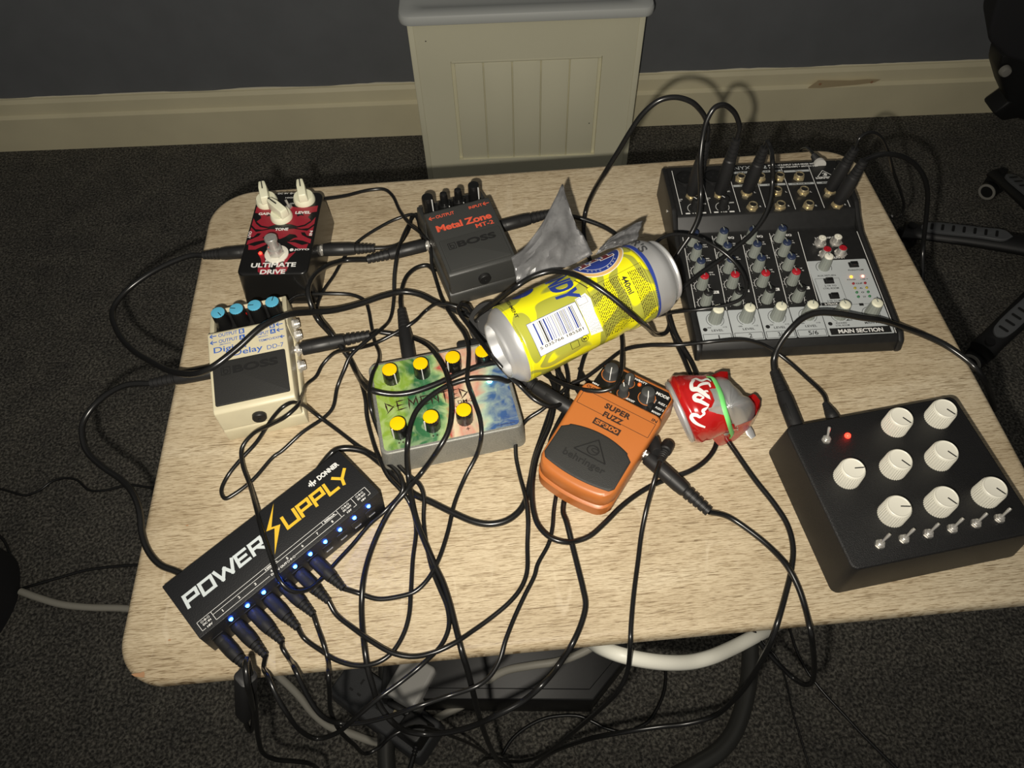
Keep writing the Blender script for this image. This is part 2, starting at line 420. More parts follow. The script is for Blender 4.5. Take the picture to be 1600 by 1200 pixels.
for (a0, a1, c0, c1) in ((PX0, PX1, PZ1-.007, PZ1),): wbox(mm, a0, a1, fy+.002, fy+.012, c0, c1, 'cover_cream', .003)
mm.build('beadboard_panel', t, 1)
mm = MB()
cw = X1-X0+.030; cx = (X0+X1)/2; dd = .205
L_ = []
for ins, z in ((.004, 0), (.001, .002), (0, .006), (0, .014), (.002, .019), (.006, .021), (.030, .021), (.033, .019)):
    L_.append([(a, c-.09, z+TOP) for a, c in rrect(cw-2*ins, dd-2*ins, .022, cx, 0)])
loft(mm, L_, 'cover_top', WM); mm.build('top_board', t, 1)
for x, z in ((-.073, TOP-.036), (.262, TOP-.24)):
    mm = MB(); disc(mm, 0, 0, .0013, 0, 'black_print', WM @ T(x, fy-.0006, z) @ RX(90), n=10); mm.build('screw_hole', t, 1)

# ================================================================== the table
TW, TD = .7458, .5390
t = thing('folding_table', 'small table with a pale oak laminate top and rounded corners under all the gear', 'table', (TW/2, TD/2, FLOOR))
def tabletop_outline(ins, n=14):
    out = []
    for sx, sy, a0, r0 in ((1, 1, 0, .048), (-1, 1, 90, .050), (-1, -1, 180, .037), (1, -1, 270, .037)):
        r = r0-ins
        for i in range(n+1): a = radians(a0+90*i/n); out.append((sx*(TW/2-ins-r)+r*cos(a), sy*(TD/2-ins-r)+r*sin(a)))
    return out
def offs(x): return (x[0]-TW/2, x[1]-TD/2)
b = MB(); L_ = []
for ins, z in ((.004, -.018), (.001, -.016), (0, -.012), (0, -.007), (.0007, -.004), (.0022, -.0018), (.0045, -.0005), (.007, 0)):
    L_.append([(a, c, z-FLOOR) for a, c in tabletop_outline(ins)])
loft(b, L_, 'oak_laminate')
# chipped veneer near the front left corner
ch = [(219, 1055), (213, 1051), (205, 1055.5), (217, 1058), (226, 1060), (225, 1051), (226, 1050)]
ch = [(205, 1053.5), (211, 1052), (219, 1051.5), (225, 1049), (226, 1053), (225, 1058.5), (218, 1058.0), (210, 1057)]
pts = [atz(x, y, 0) for x, y in ch]; poly(b, [(p.x-TW/2, p.y-TD/2) for p in pts], -FLOOR+.00006, 'chip_brown')
for x, y in ((292.5, 821), (265, 1000)):
    p = atz(x, y, 0); disc(b, p.x-TW/2, p.y-TD/2, .0012, -FLOOR+.00008, 'chip_brown', n=8, ry=.0007)
b.build('tabletop', t, 1, angle=50)
def leg(name, pts, r=.0125):
    q = [(p[0]-TW/2, p[1]-TD/2, p[2]-FLOOR) for p in pts]; mm = MB(); tube(mm, catmull(q, 8), r, 'leg_grey', 16); return mm.build(name, t, 1)
zf = FLOOR+.0135
pa = atz(1172, 1015, zf); pb = atz(1153, 1130, zf); pc = atz(1092, 1194, zf)
leg('leg', [(pa.x+.02, .47, -.02), (pa.x+.02, .475, -.30), (pa.x+.02, .475, zf+.05), (pa.x+.019, .455, zf+.008), (pa.x+.015, .40, zf), (pa.x, pa.y, zf), (pb.x, pb.y, zf), (pc.x+.035, pc.y+.016, zf), (pc.x, pc.y, zf), (pc.x-.07, pc.y-.022, zf), (pc.x-.13, pc.y-.030, zf)])
pd = atz(604, 1195, zf)
leg('leg', [(pd.x-.02, .47, -.02), (pd.x-.02, .475, -.30), (pd.x-.02, .475, zf+.05), (pd.x-.019, .455, zf+.008), (pd.x-.015, .40, zf), (pd.x, .12, zf), (pd.x, pd.y, zf), (pd.x+.01, pc.y-.01, zf), (pd.x+.05, pc.y-.03, zf), (pc.x-.13, pc.y-.030, zf)])
b = MB(); box(b, pd.x-.02-TW/2, pa.x+.02-TW/2, .46-TD/2, .48-TD/2, -.042-FLOOR, -.020-FLOOR, 'leg_grey', .002); b.build('crossbar', t, 1)

# ================================================================== pedals and their hardware
def knob_round(name, parent, loc, r, h, body, cap, capr=None, flute=.05, n=36, ang=0, mark='white_print', skirt=0, sidemark=True, rx=0, topmark=True):
    mb = MB(); capr = capr or r*.86
    pr = [(r*1.02, 0)]
    if skirt: pr = [(r*1.25, 0), (r*1.25, skirt), (r*1.02, skirt+.3)]
    lathe(mb, pr+[(r*.98, h*.5), (r*.94, h-.8), (r*.90, h-.2)], body, n=n, flute=flute)
    lathe(mb, [(capr, h-.9), (capr, h), (capr*.96, h+.35), (capr*.8, h+.5), (0.02, h+.5)], cap, n=28)
    if topmark: box(mb, -.35, .35, capr*.1, capr*.93, h+.3, h+.62, mark)
    if sidemark: box(mb, -.35, .35, r*.9, r*1.06, .8, h-.3, mark)
    o = mb.build(name, parent, angle=45); return place(o, loc, ang, rx)
def jack(mb, M, nut='chrome', deep=3.2):                     # threaded bush with a hexagonal nut, along +z of M
    lathe(mb, [(6.0, 0), (6.0, 2.2)], nut, M, n=6)
    lathe(mb, [(4.9, 0), (4.9, 2.3+deep*.3), (4.5, 2.4+deep*.3), (4.5, deep+2.4), (4.2, deep+2.7), (3.5, deep+2.7), (3.4, deep+1.6)], nut, M, n=24, cap=False)
    lathe(mb, [(3.45, deep+1.9), (0.02, deep+1.9)], 'black_print', M, n=20, cap=False)
AX = {'+x': RY(90), '-x': RY(-90), '+y': RX(-90), '-y': RX(90)}
def led(name, parent, loc, r, m_):
    mb = MB(); lathe(mb, [(r, -.5), (r, .4*r), (r*.85, .8*r), (r*.45, 1.15*r), (.01, 1.2*r)], m_, n=16); return place(mb.build(name, parent), loc)

# --- red and black overdrive pedal
t = thing('overdrive_pedal', 'black and red flame patterned guitar pedal with three ivory chicken-head knobs', 'guitar pedal', (.0995, .4237, 0), -4.36)
b = MB(); rbox(b, 76, 122, 69, 117, 0, 41, 7, 2.2, 'black_enamel', cy=-2)
Z = 41.12
R_ = 'flame_red'; mat('flame_red', (.30, .018, .032), .4)
def pl(pts, mt=R_, z=Z): poly(b, pts, z, mt)
for s in (1, -1):
    f = lambda P: [(s*x, y) for x, y in P]
    pl(f([(0, 36), (10, 33), (22, 33), (32, 35), (32, 26), (27, 25), (24, 18), (28, 13), (22, 7), (15, 5), (8, 8), (0, 9)]))
    pl(f([(32, 18), (32, 8), (27, 2), (20, 1), (14, 2.5), (23, 5), (28, 10)]))
    pl(f([(0, 2), (10, 2), (18, 0), (26, -2), (32, 5), (32, -10), (27, -9), (24, -4), (20, -4), (22, -8), (28, -12), (32, -14), (32, -20), (24, -16), (16, -14), (10, -16), (14, -12), (18, -11), (15, -7), (9, -6), (5, -10), (0, -13)]))
    pl(f([(8, -17), (16, -18), (24, -22), (30, -20), (29, -27), (22, -27), (16, -23)]))
    pl(f([(12, -34), (19, -31), (14, -40), (11, -50), (9, -44)]))
    pl(f([(1.5, -58), (5, -45), (8, -52), (15, -50), (14, -57), (9, -61), (3, -61)]))
    pl(f([(11, 25), (17, 24), (20, 20), (16, 21), (13, 19), (12, 22)]), 'black_print', Z+.04)
    pl(f([(0, 4.5), (9, 6.5), (17, 4), (12, 1.5), (5, .8), (0, 1)]), 'black_print', Z+.04)
ZW = Z+.1
text(b, 'ULTIMATE', (-22, -51.5, 22, -45.5), ZW, 'white_print', bold=.035); text(b, 'DRIVE', (-11.5, -60.5, 13, -54.5), ZW, 'white_print', bold=.035)
text(b, 'GAIN', (-28, 22.5, -15, 26.2), ZW, 'white_print', bold=.04); text(b, 'LEVEL', (10, 23, 26, 27), ZW, 'white_print', bold=.04)
text(b, 'TONE', (-7, -1, 6.5, 3), ZW, 'white_print', bold=.04); text(b, 'JOYO', (17, -30, 32, -27), ZW, 'white_print', bold=.03)
disc(b, 14.5, -28.4, 2, ZW, 'white_print'); text(b, 'BYPASS', (-9, -44, 10, -41.3), ZW, 'white_print', bold=.02)
text(b, 'DC 9V', (-13, 53.6, -2, 55.8), ZW, 'white_print'); arc(b, 1, 54.7, 1, .5, 0, 360, ZW, 'white_print'); line(b, (1, 54.7), (5, 54.7), .4, ZW, 'white_print'); disc(b, 5.5, 54.7, 1, ZW, 'white_print')
text(b, 'OUT', (-33, -11, -30, -1), ZW, 'white_print', rot=-90, bold=.03); text(b, 'IN', (29, -9, 32, -2), ZW, 'white_print', rot=90, bold=.03)
text(b, 'HIGH', (-4, 47, 6, 49), ZW, 'white_print'); text(b, 'LOW', (2, 38, 8, 40), ZW, 'white_print')
b.build('body', t)
def chicken(loc, ang, parent):
    mb = MB(); lathe(mb, [(8.8, 0), (8.9, 2), (8.2, 5), (7.6, 6)], 'ivory_plastic', n=32)
    bar = [(-3.9, -8.0), (3.9, -8.0), (3.8, 4), (3.0, 11.5), (-3.0, 11.5), (-3.8, 4)]
    v = [(x, y, 5) for x, y in bar]+[(x*.82, y*.96, 15.5 if y > 0 else 13.5) for x, y in bar]; n = 6
    solid(mb, v, [list(range(n)), list(range(n, 2*n))]+[[i, (i+1) % n, n+(i+1) % n, n+i] for i in range(n)], 'ivory_plastic', 1.1, 3)
    box(mb, -.4, .4, 1.5, 11.4, 15.0, 15.85, 'black_print'); box(mb, -.4, .4, 10.9, 11.9, 9, 15.4, 'black_print')
    o = place(mb.build('knob', parent, angle=50), loc, ang); o.scale = (1.27, 1.27, 1.15); return o
chicken((-22, 41.5, 41), 16, t); chicken((16.8, 43.5, 41), 14, t); chicken((-3, 18.5, 41), 48, t)
mb = MB(); lathe(mb, [(9, 0), (9, 1.4), (8.3, 1.8), (6, 1.8)], 'white_plastic', n=32); o = place(mb.build('washer', t), (.8, -34.3, 41)); o.scale = (1.3, 1.3, 1)
mb = MB(); lathe(mb, [(6.3, 1), (6.3, 4), (5.8, 4.2)], 'chrome', n=6); lathe(mb, [(5.6, 4), (5.5, 9), (4.2, 9.6), (4.0, 17.2), (4.9, 17.8), (5.0, 20.5), (4.4, 21.4), (.02, 21.6)], 'chrome', n=28)
place(mb.build('foot_switch', t), (.8, -34.3, 41)).scale = (1.25, 1.25, 1.1)
led('indicator_light', t, (-15.7, -32.5, 41), 1.7, 'led_red')
mb = MB(); lathe(mb, [(3.2, 0), (3.2, 2)], 'chrome', n=6); tube(mb, [(0, 0, 1), (-2.5, 2.4, 8)], [1, 1.4], 'chrome', 10); place(mb.build('toggle_switch', t), (2.5, 33.5, 41))
for side, sx in (('+x', 1), ('-x', -1)):
    mb = MB(); jack(mb, T(sx*36, -8.3, 20) @ AX[side]); mb.build('jack_socket', t)

# --- the two compact pedals with a hinged treadle
def compact(name, label, x, y, rz, paint, rear, rail):
    t = thing(name, label, 'guitar pedal', (x, y, 0), rz)
    b = MB()
    prism(b, [(-61, 1.5), (-61, 17), (-57, 20), (20, 20), (20, 41), (24, 42), (rear, 38.5), (rear+3, 1.5)], -35.5, 35.5, paint, 1.6)
    for sx in (-1, 1): prism(b, [(18, 30), (18, rail+2), (26, rail), (rear, rail-4), (rear, 30)], sx*33-2.2, sx*33+2.2, paint, 1.2)
    box(b, -33, 33, rear-2.4, rear, 30, rail-4.4, paint, .8)
    M = T(0, 24, 42.1) @ RX(-5.5); box(b, -30.5, 30.5, 0, rear-27, 0, .5, 'black_plastic', M=M)
    b.build('body', t)
    b = MB(); prism(b, [(21, 27), (21, 54.5), (18, 56.2), (-59.0, 47.3), (-61.8, 45.5), (-63.2, 22.5), (-61.5, 20.8), (-54, 20.8), (-54, 27)], -34.2, 34.2, paint, 1.7, 3)
    S = basis(Vector((0, -60, 47.3)), Vector((1, 0, 0)), Vector((0, cos(radians(6.6)), sin(radians(6.6)))), Vector((0, -sin(radians(6.6)), cos(radians(6.6)))))
    return t, b, S
def pad(tr_, S, b_, mt, lets, lbox, logo=None):
    mb = MB(); x0, y0, x1, y1 = b_
    L_ = []
    for ins, z in ((0, -.4), (0, .6), (.3, 1.0), (.9, 1.15)): L_.append([(a, c, z) for a, c in rrect(x1-x0-2*ins, y1-y0-2*ins, 1.6-ins, (x0+x1)/2, (y0+y1)/2)])
    loft(mb, L_, mt, S)
    if lets: text(mb, lets, lbox, 1.45, 'rubber_letters', S, bold=.03, ext=.3)
    if logo:
        lx, ly, s_ = logo; frame(mb, lx-s_, ly-s_, lx+s_, ly+s_, .7, 1.5, 'rubber_letters', S); arc(mb, lx, ly-.8, s_*.5, .9, 0, 360, 1.5, 'rubber_letters', S); line(mb, (lx-s_*.5, ly-.5), (lx-s_*.5, ly+s_*.8), .9, 1.52, 'rubber_letters', S)
    return mb.build('rubber_pad', tr_)
def screw(tr_, S=None, loc=(0, -62.8, 33)):
    mb = MB(); lathe(mb, [(6.1, 0), (6.1, 3.2), (5.5, 4), (1.4, 4), (1.2, 3.2), (.02, 3.2)], 'black_plastic', n=28, flute=.02); return place(mb.build('thumb_screw', tr_), loc, 0, 90)

t, b, S = compact('delay_pedal', 'cream guitar delay pedal with blue topped knobs and a black rubber treadle', .0872, .2681, 9.49, 'cream_paint', 59.5, 47)
z = .12; P = 'blue_print'
def lab(s, x0, y0, x1, y1, mt=P, **k): text(b, s, (x0, y0, x1, y1), z, mt, S, **k)
# y on the slope is measured from the treadle's front edge
arrow(b, -26, -31.5, 75.6, 2, z, P, S); lab('OUTPUT', -24.5, 73.6, -8, 77.2); rect(b, -6.6, 72.8, -1.8, 77.8, z, P, S); text(b, 'B', (-5.4, 73.6, -3, 77), z+.06, 'cream_paint', S, bold=.03)
arrow(b, -26, -31.5, 69, 2, z, P, S); lab('OUTPUT', -24.5, 67.2, -8, 70.8); rect(b, -6.6, 66.4, -1.8, 71.4, z, P, S); text(b, 'A', (-5.4, 67.2, -3, 70.6), z+.06, 'cream_paint', S, bold=.03)
lab('(MONO)', -24.2, 64.4, -14.5, 66.2)
arrow(b, 32, 26.5, 74.5, 2, z, P, S); lab('INPUT', 8.5, 72.7, 19.2, 76); rect(b, 20.3, 72, 25, 76.6, z, P, S); text(b, 'B', (21.4, 72.8, 24, 76), z+.06, 'cream_paint', S, bold=.03)
arrow(b, 32, 26.5, 68.6, 2, z, P, S); lab('INPUT', 8.5, 66.8, 19.2, 70.2); rect(b, 20.3, 66, 25, 70.8, z, P, S); text(b, 'A', (21.4, 66.8, 24, 70), z+.06, 'cream_paint', S, bold=.03)
lab('(MONO)', 9.5, 64, 18, 65.8); lab('TEMPO/EXP', 9.5, 59.8, 28.3, 62.2); arrow(b, 32.2, 28.8, 61, 1.6, z, P, S)
lab('Digital', -29.5, 55.8, -1.5, 63.5, bold=.012); lab('Delay', -13, 49.3, 12.3, 57, bold=.012); lab('DD-7', 16, 50.4, 30.5, 54.8, bold=.0)
tr = b.build('treadle', t)
pad(tr, S, (-31.5, 4.2, 31, 47.5), 'dark_rubber', 'BOSS', (-14.5, 33, 24, 40.5), (-20.5, 36.8, 3.7))
screw(tr)
for i, x in enumerate((-22.5, -6.3, 9.8, 25.6)):
    knob_round('knob', t, (x, 37.5, 41.5), 6.6, 20, 'black_enamel', 'blue_cap', 6.1, ang=(-150, 70, 80, -20)[i], flute=.03, mark='black_print', sidemark=False, rx=0)
led('indicator_light', t, (1.8, 50, 40), 1.1, 'led_red')
for sx, ys in ((1, (36, 27, 9.5, -10)), (-1, (41, 5))):
    for k, yy in enumerate(ys):
        mb = MB(); jack(mb, T(sx*35.2, yy, 21 if k else 27) @ AX['+x' if sx > 0 else '-x']); mb.build('jack_socket', t)

t, b, S = compact('distortion_pedal', 'dark grey distortion guitar pedal with orange-red lettering and black knobs', .2832, .4058, 15.33, 'dark_grey_paint', 50, 43.5)
P = 'red_print'
arrow(b, -25.5, -31.3, 70.8, 2.2, z, P, S); lab('OUTPUT', -24.3, 69.2, -5.3, 73.2, P, bold=.02); lab('INPUT', 10.5, 70, 24.6, 73.6, P, bold=.02); arrow(b, 31.8, 25.8, 72, 2.2, z, P, S)
lab('Metal Zone', -28.3, 52.0, 28.4, 60.2, P, bold=.035, space=.96); lab('MT-2', 9.5, 45, 28, 50, P, bold=.02)
tr = b.build('treadle', t)
pad(tr, S, (-31, 2.0, 31, 40.5), 'dark_grey_paint', 'BOSS', (-15, 27, 24, 34), (-20.5, 30.5, 3.6))
screw(tr)
for x, r in ((-25.5, 1), (-8.8, 0), (6.5, 0), (23.5, 1)):
    if r: knob_round('knob', t, (x, 34, 42), 6.3, 21, 'black_enamel', 'black_enamel', 5.6, ang=-150, flute=.03, mark='white_print', topmark=False)
    else:
        mb = MB(); lathe(mb, [(7.0, 0), (6.9, 7), (6.2, 8)], 'black_enamel', n=32, flute=.03); lathe(mb, [(4.1, 7), (4.0, 18), (3.5, 20), (2, 21), (.02, 21.2)], 'black_enamel', n=24)
        box(mb, -.4, .4, 6.2, 7.2, 1, 7.4, 'white_print'); place(mb.build('knob', t), (x, 34, 42), -150)
for sx in (-1, 1):
    mb = MB(); jack(mb, T(sx*35.2, 11, 21) @ AX['+x' if sx > 0 else '-x']); mb.build('jack_socket', t)

# --- multicoloured seven-knob pedal
t = thing('fuzz_pedal', 'wide grey pedal with a painted green, red and blue panel and seven yellow-topped knobs', 'guitar pedal', (.2557, .2137, 0), 8.15)
b = MB(); rbox(b, 126, 99, 122, 96, 0, 30.5, 7, 1.6, 'hammer_grey')
b.build('body', t)
b = MB(); L_ = []
for zz in (30.4, 30.75): L_.append([(a, c, zz) for a, c in rrect(115.5, 90, 4, 0, 0)])
loft(b, L_, 'cloud_panel')
ZW = 30.85; P = 'dark_print'
# spiky hand-drawn title
def spike(x, y, pts): poly(b, [(x+a, y+c) for a, c in pts], ZW, P)
def stroke(p, q, w0=1.5):
    p = Vector(p); q = Vector(q); d = (q-p).normalized(); s = Vector((-d.y, d.x)); m_ = p+(q-p)*.35
    poly(b, [tuple(p-d*2.4), tuple(m_-s*w0*.5), tuple(q+d*2.4), tuple(m_+s*w0*.5)], ZW, P)
x0, yb, yt = -51, -7, 2
for dx, segs in ((0, [((0, 1), (1.2, 0)), ((1, .95), (6.5, .45)), ((6.5, .5), (1, -.1))]),
                 (10, [((0, 1), (0.5, 0)), ((0, 1), (6, 1.05)), ((0, .5), (4.5, .55)), ((.5, 0), (7, .1))]),
                 (20, [((0, 0), (.5, 1.1)), ((.5, 1), (4, .35)), ((4, .35), (7, 1.1)), ((7, 1.1), (8, 0))]),
                 (31, [((0, 1), (0.5, 0)), ((0, 1), (6, 1.05)), ((0, .5), (4.5, .55)), ((.5, 0), (6, .1))]),
                 (40, [((0, 0), (0, 1.1)), ((0, 1), (5.5, .1)), ((5.5, 0), (6, 1.2))]),
                 (49, [((-1, 1), (6, 1.1)), ((2.5, 1.1), (2.5, -.1))]),
                 (57, [((0, 1), (0.5, 0)), ((0, 1), (6, 1.05)), ((0, .5), (4.5, .55)), ((.5, 0), (6, .1))]),
                 (65, [((0, 1), (1.2, 0)), ((1, .95), (6.5, .45)), ((6.5, .5), (1, -.1))])):
    for (a, c), (d, e) in segs: stroke((x0+dx+a, yb+(yt-yb)*c), (x0+dx+d, yb+(yt-yb)*e))
text(b, 'DM-2', (10.5, -13, 24, -9.5), ZW, P)
for cx_, k in ((-43, 3), (-14, 2)):
    for i in range(k): disc(b, cx_+(-1.7, 1.7, 0)[i], -39.5+(0, 0, 2.6)[i], .75, ZW, P, n=10)
line(b, (12.4, -39.5), (15.8, -39.5), .6, ZW, P); line(b, (14.1, -41.2), (14.1, -37.8), .6, ZW, P)
line(b, (38, -42.5), (54, -42.5), .35, ZW, P)
b.build('painted_panel', t)
for k, (x, y) in enumerate(((-41.7, 26.5), (-14.4, 26.5), (14.2, 26.5), (41, 26.5), (-42.6, -29.8), (-14.8, -29.8), (13.2, -29.8))):
    o = knob_round('knob', t, (x, y, 30.7), 7.1, 15.5, 'black_enamel', 'yellow_cap', 6.5, ang=(-150, 180, 130, 10, 130, 120, 60)[k], flute=.05, n=36, topmark=False)
led('indicator_light', t, (42, 4, 30.8), 2.3, 'led_cyan')
for x in (-23.9, 31):
    mb = MB(); jack(mb, T(x, 48, 15) @ AX['+y']); mb.build('jack_socket', t)

# --- orange fuzz pedal
t = thing('fuzz_pedal', 'orange fuzz guitar pedal with a big dark rubber footpad', 'guitar pedal', (.392, .165, .0042), -37.7)
b = MB()
def barrel(w0, w1, y0, y1, bow, r=8, n=7):      # outline with a bowed front edge
    out = []
    for i in range(n+1): a = radians(0+90*i/n); out.append((w1/2-r+r*cos(a), y1-r+r*sin(a)))
    for i in range(n+1): a = radians(90+90*i/n); out.append((-w1/2+r+r*cos(a), y1-r+r*sin(a)))
    for i in range(25):
        s_ = -1+2*i/24; x = s_*(w0/2); e = max(0, abs(s_)-.62)/.38; out.append((x*(1-.035*e*e), y0-bow*(1-s_*s_)+8*e**3))
    return out
def ring(w0, w1, y0, y1, bow, zf_, zr_, r=8): return [(x, y, zf_+(zr_-zf_)*(y-y0)/(y1-y0)) for x, y in barrel(w0, w1, y0, y1, bow, r)]
loft(b, [ring(67, 68, -59, 62, 5, 0, 0), ring(71, 70, -61, 63, 5, 2, 2), ring(72, 69, -60.5, 62, 5, 13, 24), ring(70, 67, -58, 61, 5, 15, 28.5), ring(66, 63, -55, 59, 4, 15.5, 30)], 'orange_plastic')
b.build('body', t)
b = MB()
loft(b, [ring(71, 73, -58, 28, 5, 14.5, 24, 6), ring(72, 75, -58.6, 28.5, 5, 16, 28, 6), ring(71.5, 74.5, -58, 28, 5, 26, 34, 6), ring(70, 73.5, -56.8, 27.4, 5, 28.6, 36.2, 6), ring(67, 71, -54.5, 26, 5, 29.8, 37.2, 5)], 'orange_plastic')
S = basis(Vector((0, -54.5, 29.8)), Vector((1, 0, 0)), Vector((0, cos(radians(5.25)), sin(radians(5.25)))), Vector((0, -sin(radians(5.25)), cos(radians(5.25)))))
z = .1; P = 'dark_print'
lab('OUT', -33.5, 76.6, -25, 79.3, P, bold=.03); lab('IN', 29.2, 75, 34, 78, P, bold=.03)
frame(b, -33, 59.5, 34, 73.8, .45, z, P, S)
for x_ in (-10.5, 12.5): pass
lab('SUPER', -10.6, 66.2, 13.2, 71.6, P, bold=.05, space=1.1); lab('FUZZ', -8, 58.4, 9.8, 63.8, P, bold=.05, space=1.1)
rect(b, -12, 48.6, 12.4, 54.8, z, P, S); text(b, 'SF300', (-10.6, 49.8, 11, 53.8), z+.06, 'orange_plastic', S, bold=.035)
tr = b.build('treadle', t)
b = MB(); L_ = []
def padring(ins, zz):
    out = []
    xl, xr = -32.5+ins, 32.5-ins
    for i in range(17): s_ = -1+2*i/16; out.append((s_*(xr-5 if abs(s_) > .95 else xr-2), 43.5-ins-6.5*s_*s_, zz))
    out.append((xr, 33, zz)); out.append((xr, 6, zz))
    for i in range(17): s_ = 1-2*i/16; out.append((s_*(xr-3), 1.6+ins-3+3.4*s_*s_, zz))
    out.append((xl, 6, zz)); out.append((xl, 33, zz))
    return out
loft(b, [padring(0, -.5), padring(0, .8), padring(.7, 1.35), padring(1.6, 1.5)], 'dark_rubber', S)
zz = 1.6
for p_, q_ in (((1, 37), (-13, 20.5)), ((-13, 20.5), (16, 20.5)), ((16, 20.5), (1, 37))):
    d_ = (Vector(q_)-Vector(p_)); tube(b, [S @ Vector((*p_, zz)), S @ Vector((*q_, zz))], .55, 'rubber_letters', 6)
tube(b, [S @ Vector((1.5+5*cos(a*pi/8), 26.5+4*sin(a*pi/8), zz)) for a in range(16)], .5, 'rubber_letters', 6, closed=True)
tube(b, [S @ Vector((3.3+3*cos(a*pi/8), 27+1.6*sin(a*pi/8), zz)) for a in range(16)], .4, 'rubber_letters', 6, closed=True)
text(b, 'behringer', (-19, 9.6, 19, 17.4), zz, 'rubber_letters', S, bold=.01, ext=.35)
b.build('rubber_pad', tr)
b = MB(); M = T(0, 26, 28.7) @ RX(1.2)
poly(b, [(-33, -1), (33, -1), (33, 27), (28, 32), (-28, 32), (-33, 27)], .5, 'black_enamel', M); box(b, -30, 30, 0, 30, -2, .4, 'black_enamel', M=M)
def lab2(s, x0, y0, x1, y1, **k): text(b, s, (x0, y0, x1, y1), .62, 'white_print', M, **k)
lab2('MIN', -33, 6, -27, 8, bold=.03); lab2('MAX', -21, 5, -14, 7, bold=.03); lab2('MIN', 4.5, 3.5, 10.5, 5.4, bold=.03); lab2('MAX', 15, 3.5, 22, 5.4, bold=.03)
lab2('BOOST', -.5, 7, 7.5, 9, bold=.03); lab2('ON/BATT', -6, 29, 8, 31, bold=.03); lab2('MODE', 19, 25, 31, 28, bold=.03)
lab2('FUZZ 1', 25, 17.5, 32.5, 19.5, bold=.03); lab2('FUZZ 2', 25, 12, 32.5, 14, bold=.03); lab2('BOOST', 24, 7, 32, 9, bold=.03); rect(b, 18.5, 15.5, 22.5, 20, .6, 'grey_print', M)
b.build('control_panel', t)
mat('knob_charcoal', (.05, .052, .052), .5)
for x, y, r in ((-23.5, 48.5, 6.3), (-5.8, 48.6, 4.2), (-5.0, 36.5, 4.2), (14.5, 43.2, 6.0)):
    mb = MB(); lathe(mb, [(r*1.3, 0), (r*1.3, .5), (r*1.15, .5)], 'orange_plastic', n=32); lathe(mb, [(r*1.2, .5), (r*1.05, 2), (r*1.02, 8), (r*.96, 10.4), (r*.9, 10.8), (.02, 11.2)], 'knob_charcoal', n=34, flute=.03)
    box(mb, -.35, .35, 0, r, 10.9, 11.4, 'white_print'); box(mb, -.35, .35, r*.92, r*1.13, 2, 10.9, 'white_print')
    place(mb.build('knob', t, angle=45), (x, y, 29.3), (200, 200, 35, 205)[(-23.5, -5.8, -5.0, 14.5).index(x)])
led('indicator_light', t, (2.8, 52.2, 29.7), 1.9, 'led_orange_off')
mb = MB(); box(mb, -2, 2, -3, 3, 0, 2, 'black_plastic', .3); place(mb.build('mode_switch', t), (20.5, 38, 29.2))
for sx, yy in ((-1, 8), (1, 1)):
    mb = MB(); jack(mb, T(sx*34.8, yy, 17) @ AX['+x' if sx > 0 else '-x'], 'gunmetal'); mb.build('jack_socket', t)
# --- power supply bar
t = thing('power_supply', 'long black pedal power supply with white and yellow lettering and blue lights', 'power supply', (.1213, .0916, 0), 39.52)
b = MB(); box(b, -82, 82, -27, 27, 1, 33.5, 'black_metal', .9)
Z = 33.62; W_ = 'power_white'
def tx(s, x0, y0, x1, y1, mt='white_print', **k): text(b, s, (x0, y0, x1, y1), Z, mt, **k)
# blocky capitals drawn as bars
def strokes(pts_list, x0, y0, w_, h, sh, mt, th):
    for pts in pts_list:
        q = [(x0+a*w_+sh*c*h, y0+c*h) for a, c in pts]
        for i, (p, r) in enumerate(zip(q[:-1], q[1:])):
            d = (Vector(r)-Vector(p)).normalized()*th*.5; line(b, tuple(Vector(p)-d), tuple(Vector(r)+d), th, Z+.01*i, mt)
G = {'P': [[(0, 0), (0, 1), (1, 1), (1, .42), (.12, .42)]], 'O': [[(0, 0), (0, 1), (1, 1), (1, 0), (0, 0)]], 'W': [[(-.05, 1), (.2, 0), (.5, .75), (.8, 0), (1.05, 1)]],
     'E': [[(1, 1), (0, 1), (0, 0), (1, 0)], [(0, .5), (.85, .5)]], 'R': [[(0, 0), (0, 1), (1, 1), (1, .45), (.12, .45)], [(.5, .4), (.95, 0)]],
     'U': [[(0, 1), (0, 0), (1, 0), (1, 1)]], 'L': [[(0, 1), (0, 0), (1, 0)]], 'Y': [[(-.1, 1), (.45, .45), (1, 1)], [(.45, .45), (.35, 0)]]}
for ch, x, wd_ in (('P', -75.5, 9.5), ('O', -62.5, 9.5), ('W', -49, 14), ('E', -31.5, 8.5), ('R', -19, 9.5)): strokes(G[ch], x, -1.2, wd_, 9.6, .12, W_, 2.5)
for ch, x, wd_ in (('U', 12.2, 10.5), ('P', 26.2, 9.5), ('P', 39.3, 9.5), ('L', 52.5, 8), ('Y', 62.5, 10.5)): strokes(G[ch], x, -1.0, wd_, 10.2, .12, 'yellow_print', 2.6)
poly(b, [(15.9, 24.5), (-1.6, 8.5), (4.5, 6.3), (-7.6, -12.0), (9.6, 5.8), (3.2, 8.6)], Z+.05, 'yellow_print')
tx('DONNER', 53.8, 15.2, 74, 19.8, bold=.045)
for x, y0, y1 in ((45.2, 16.4, 18), (46.6, 15.3, 19.6), (48.2, 14.2, 20.8), (50, 15, 18), (51.2, 16.6, 18.6)): line(b, (x, y0), (x, y1), 1.0, Z, 'white_print')
rect(b, 45, 16.9, 51.5, 17.8, Z+.02, 'white_print')
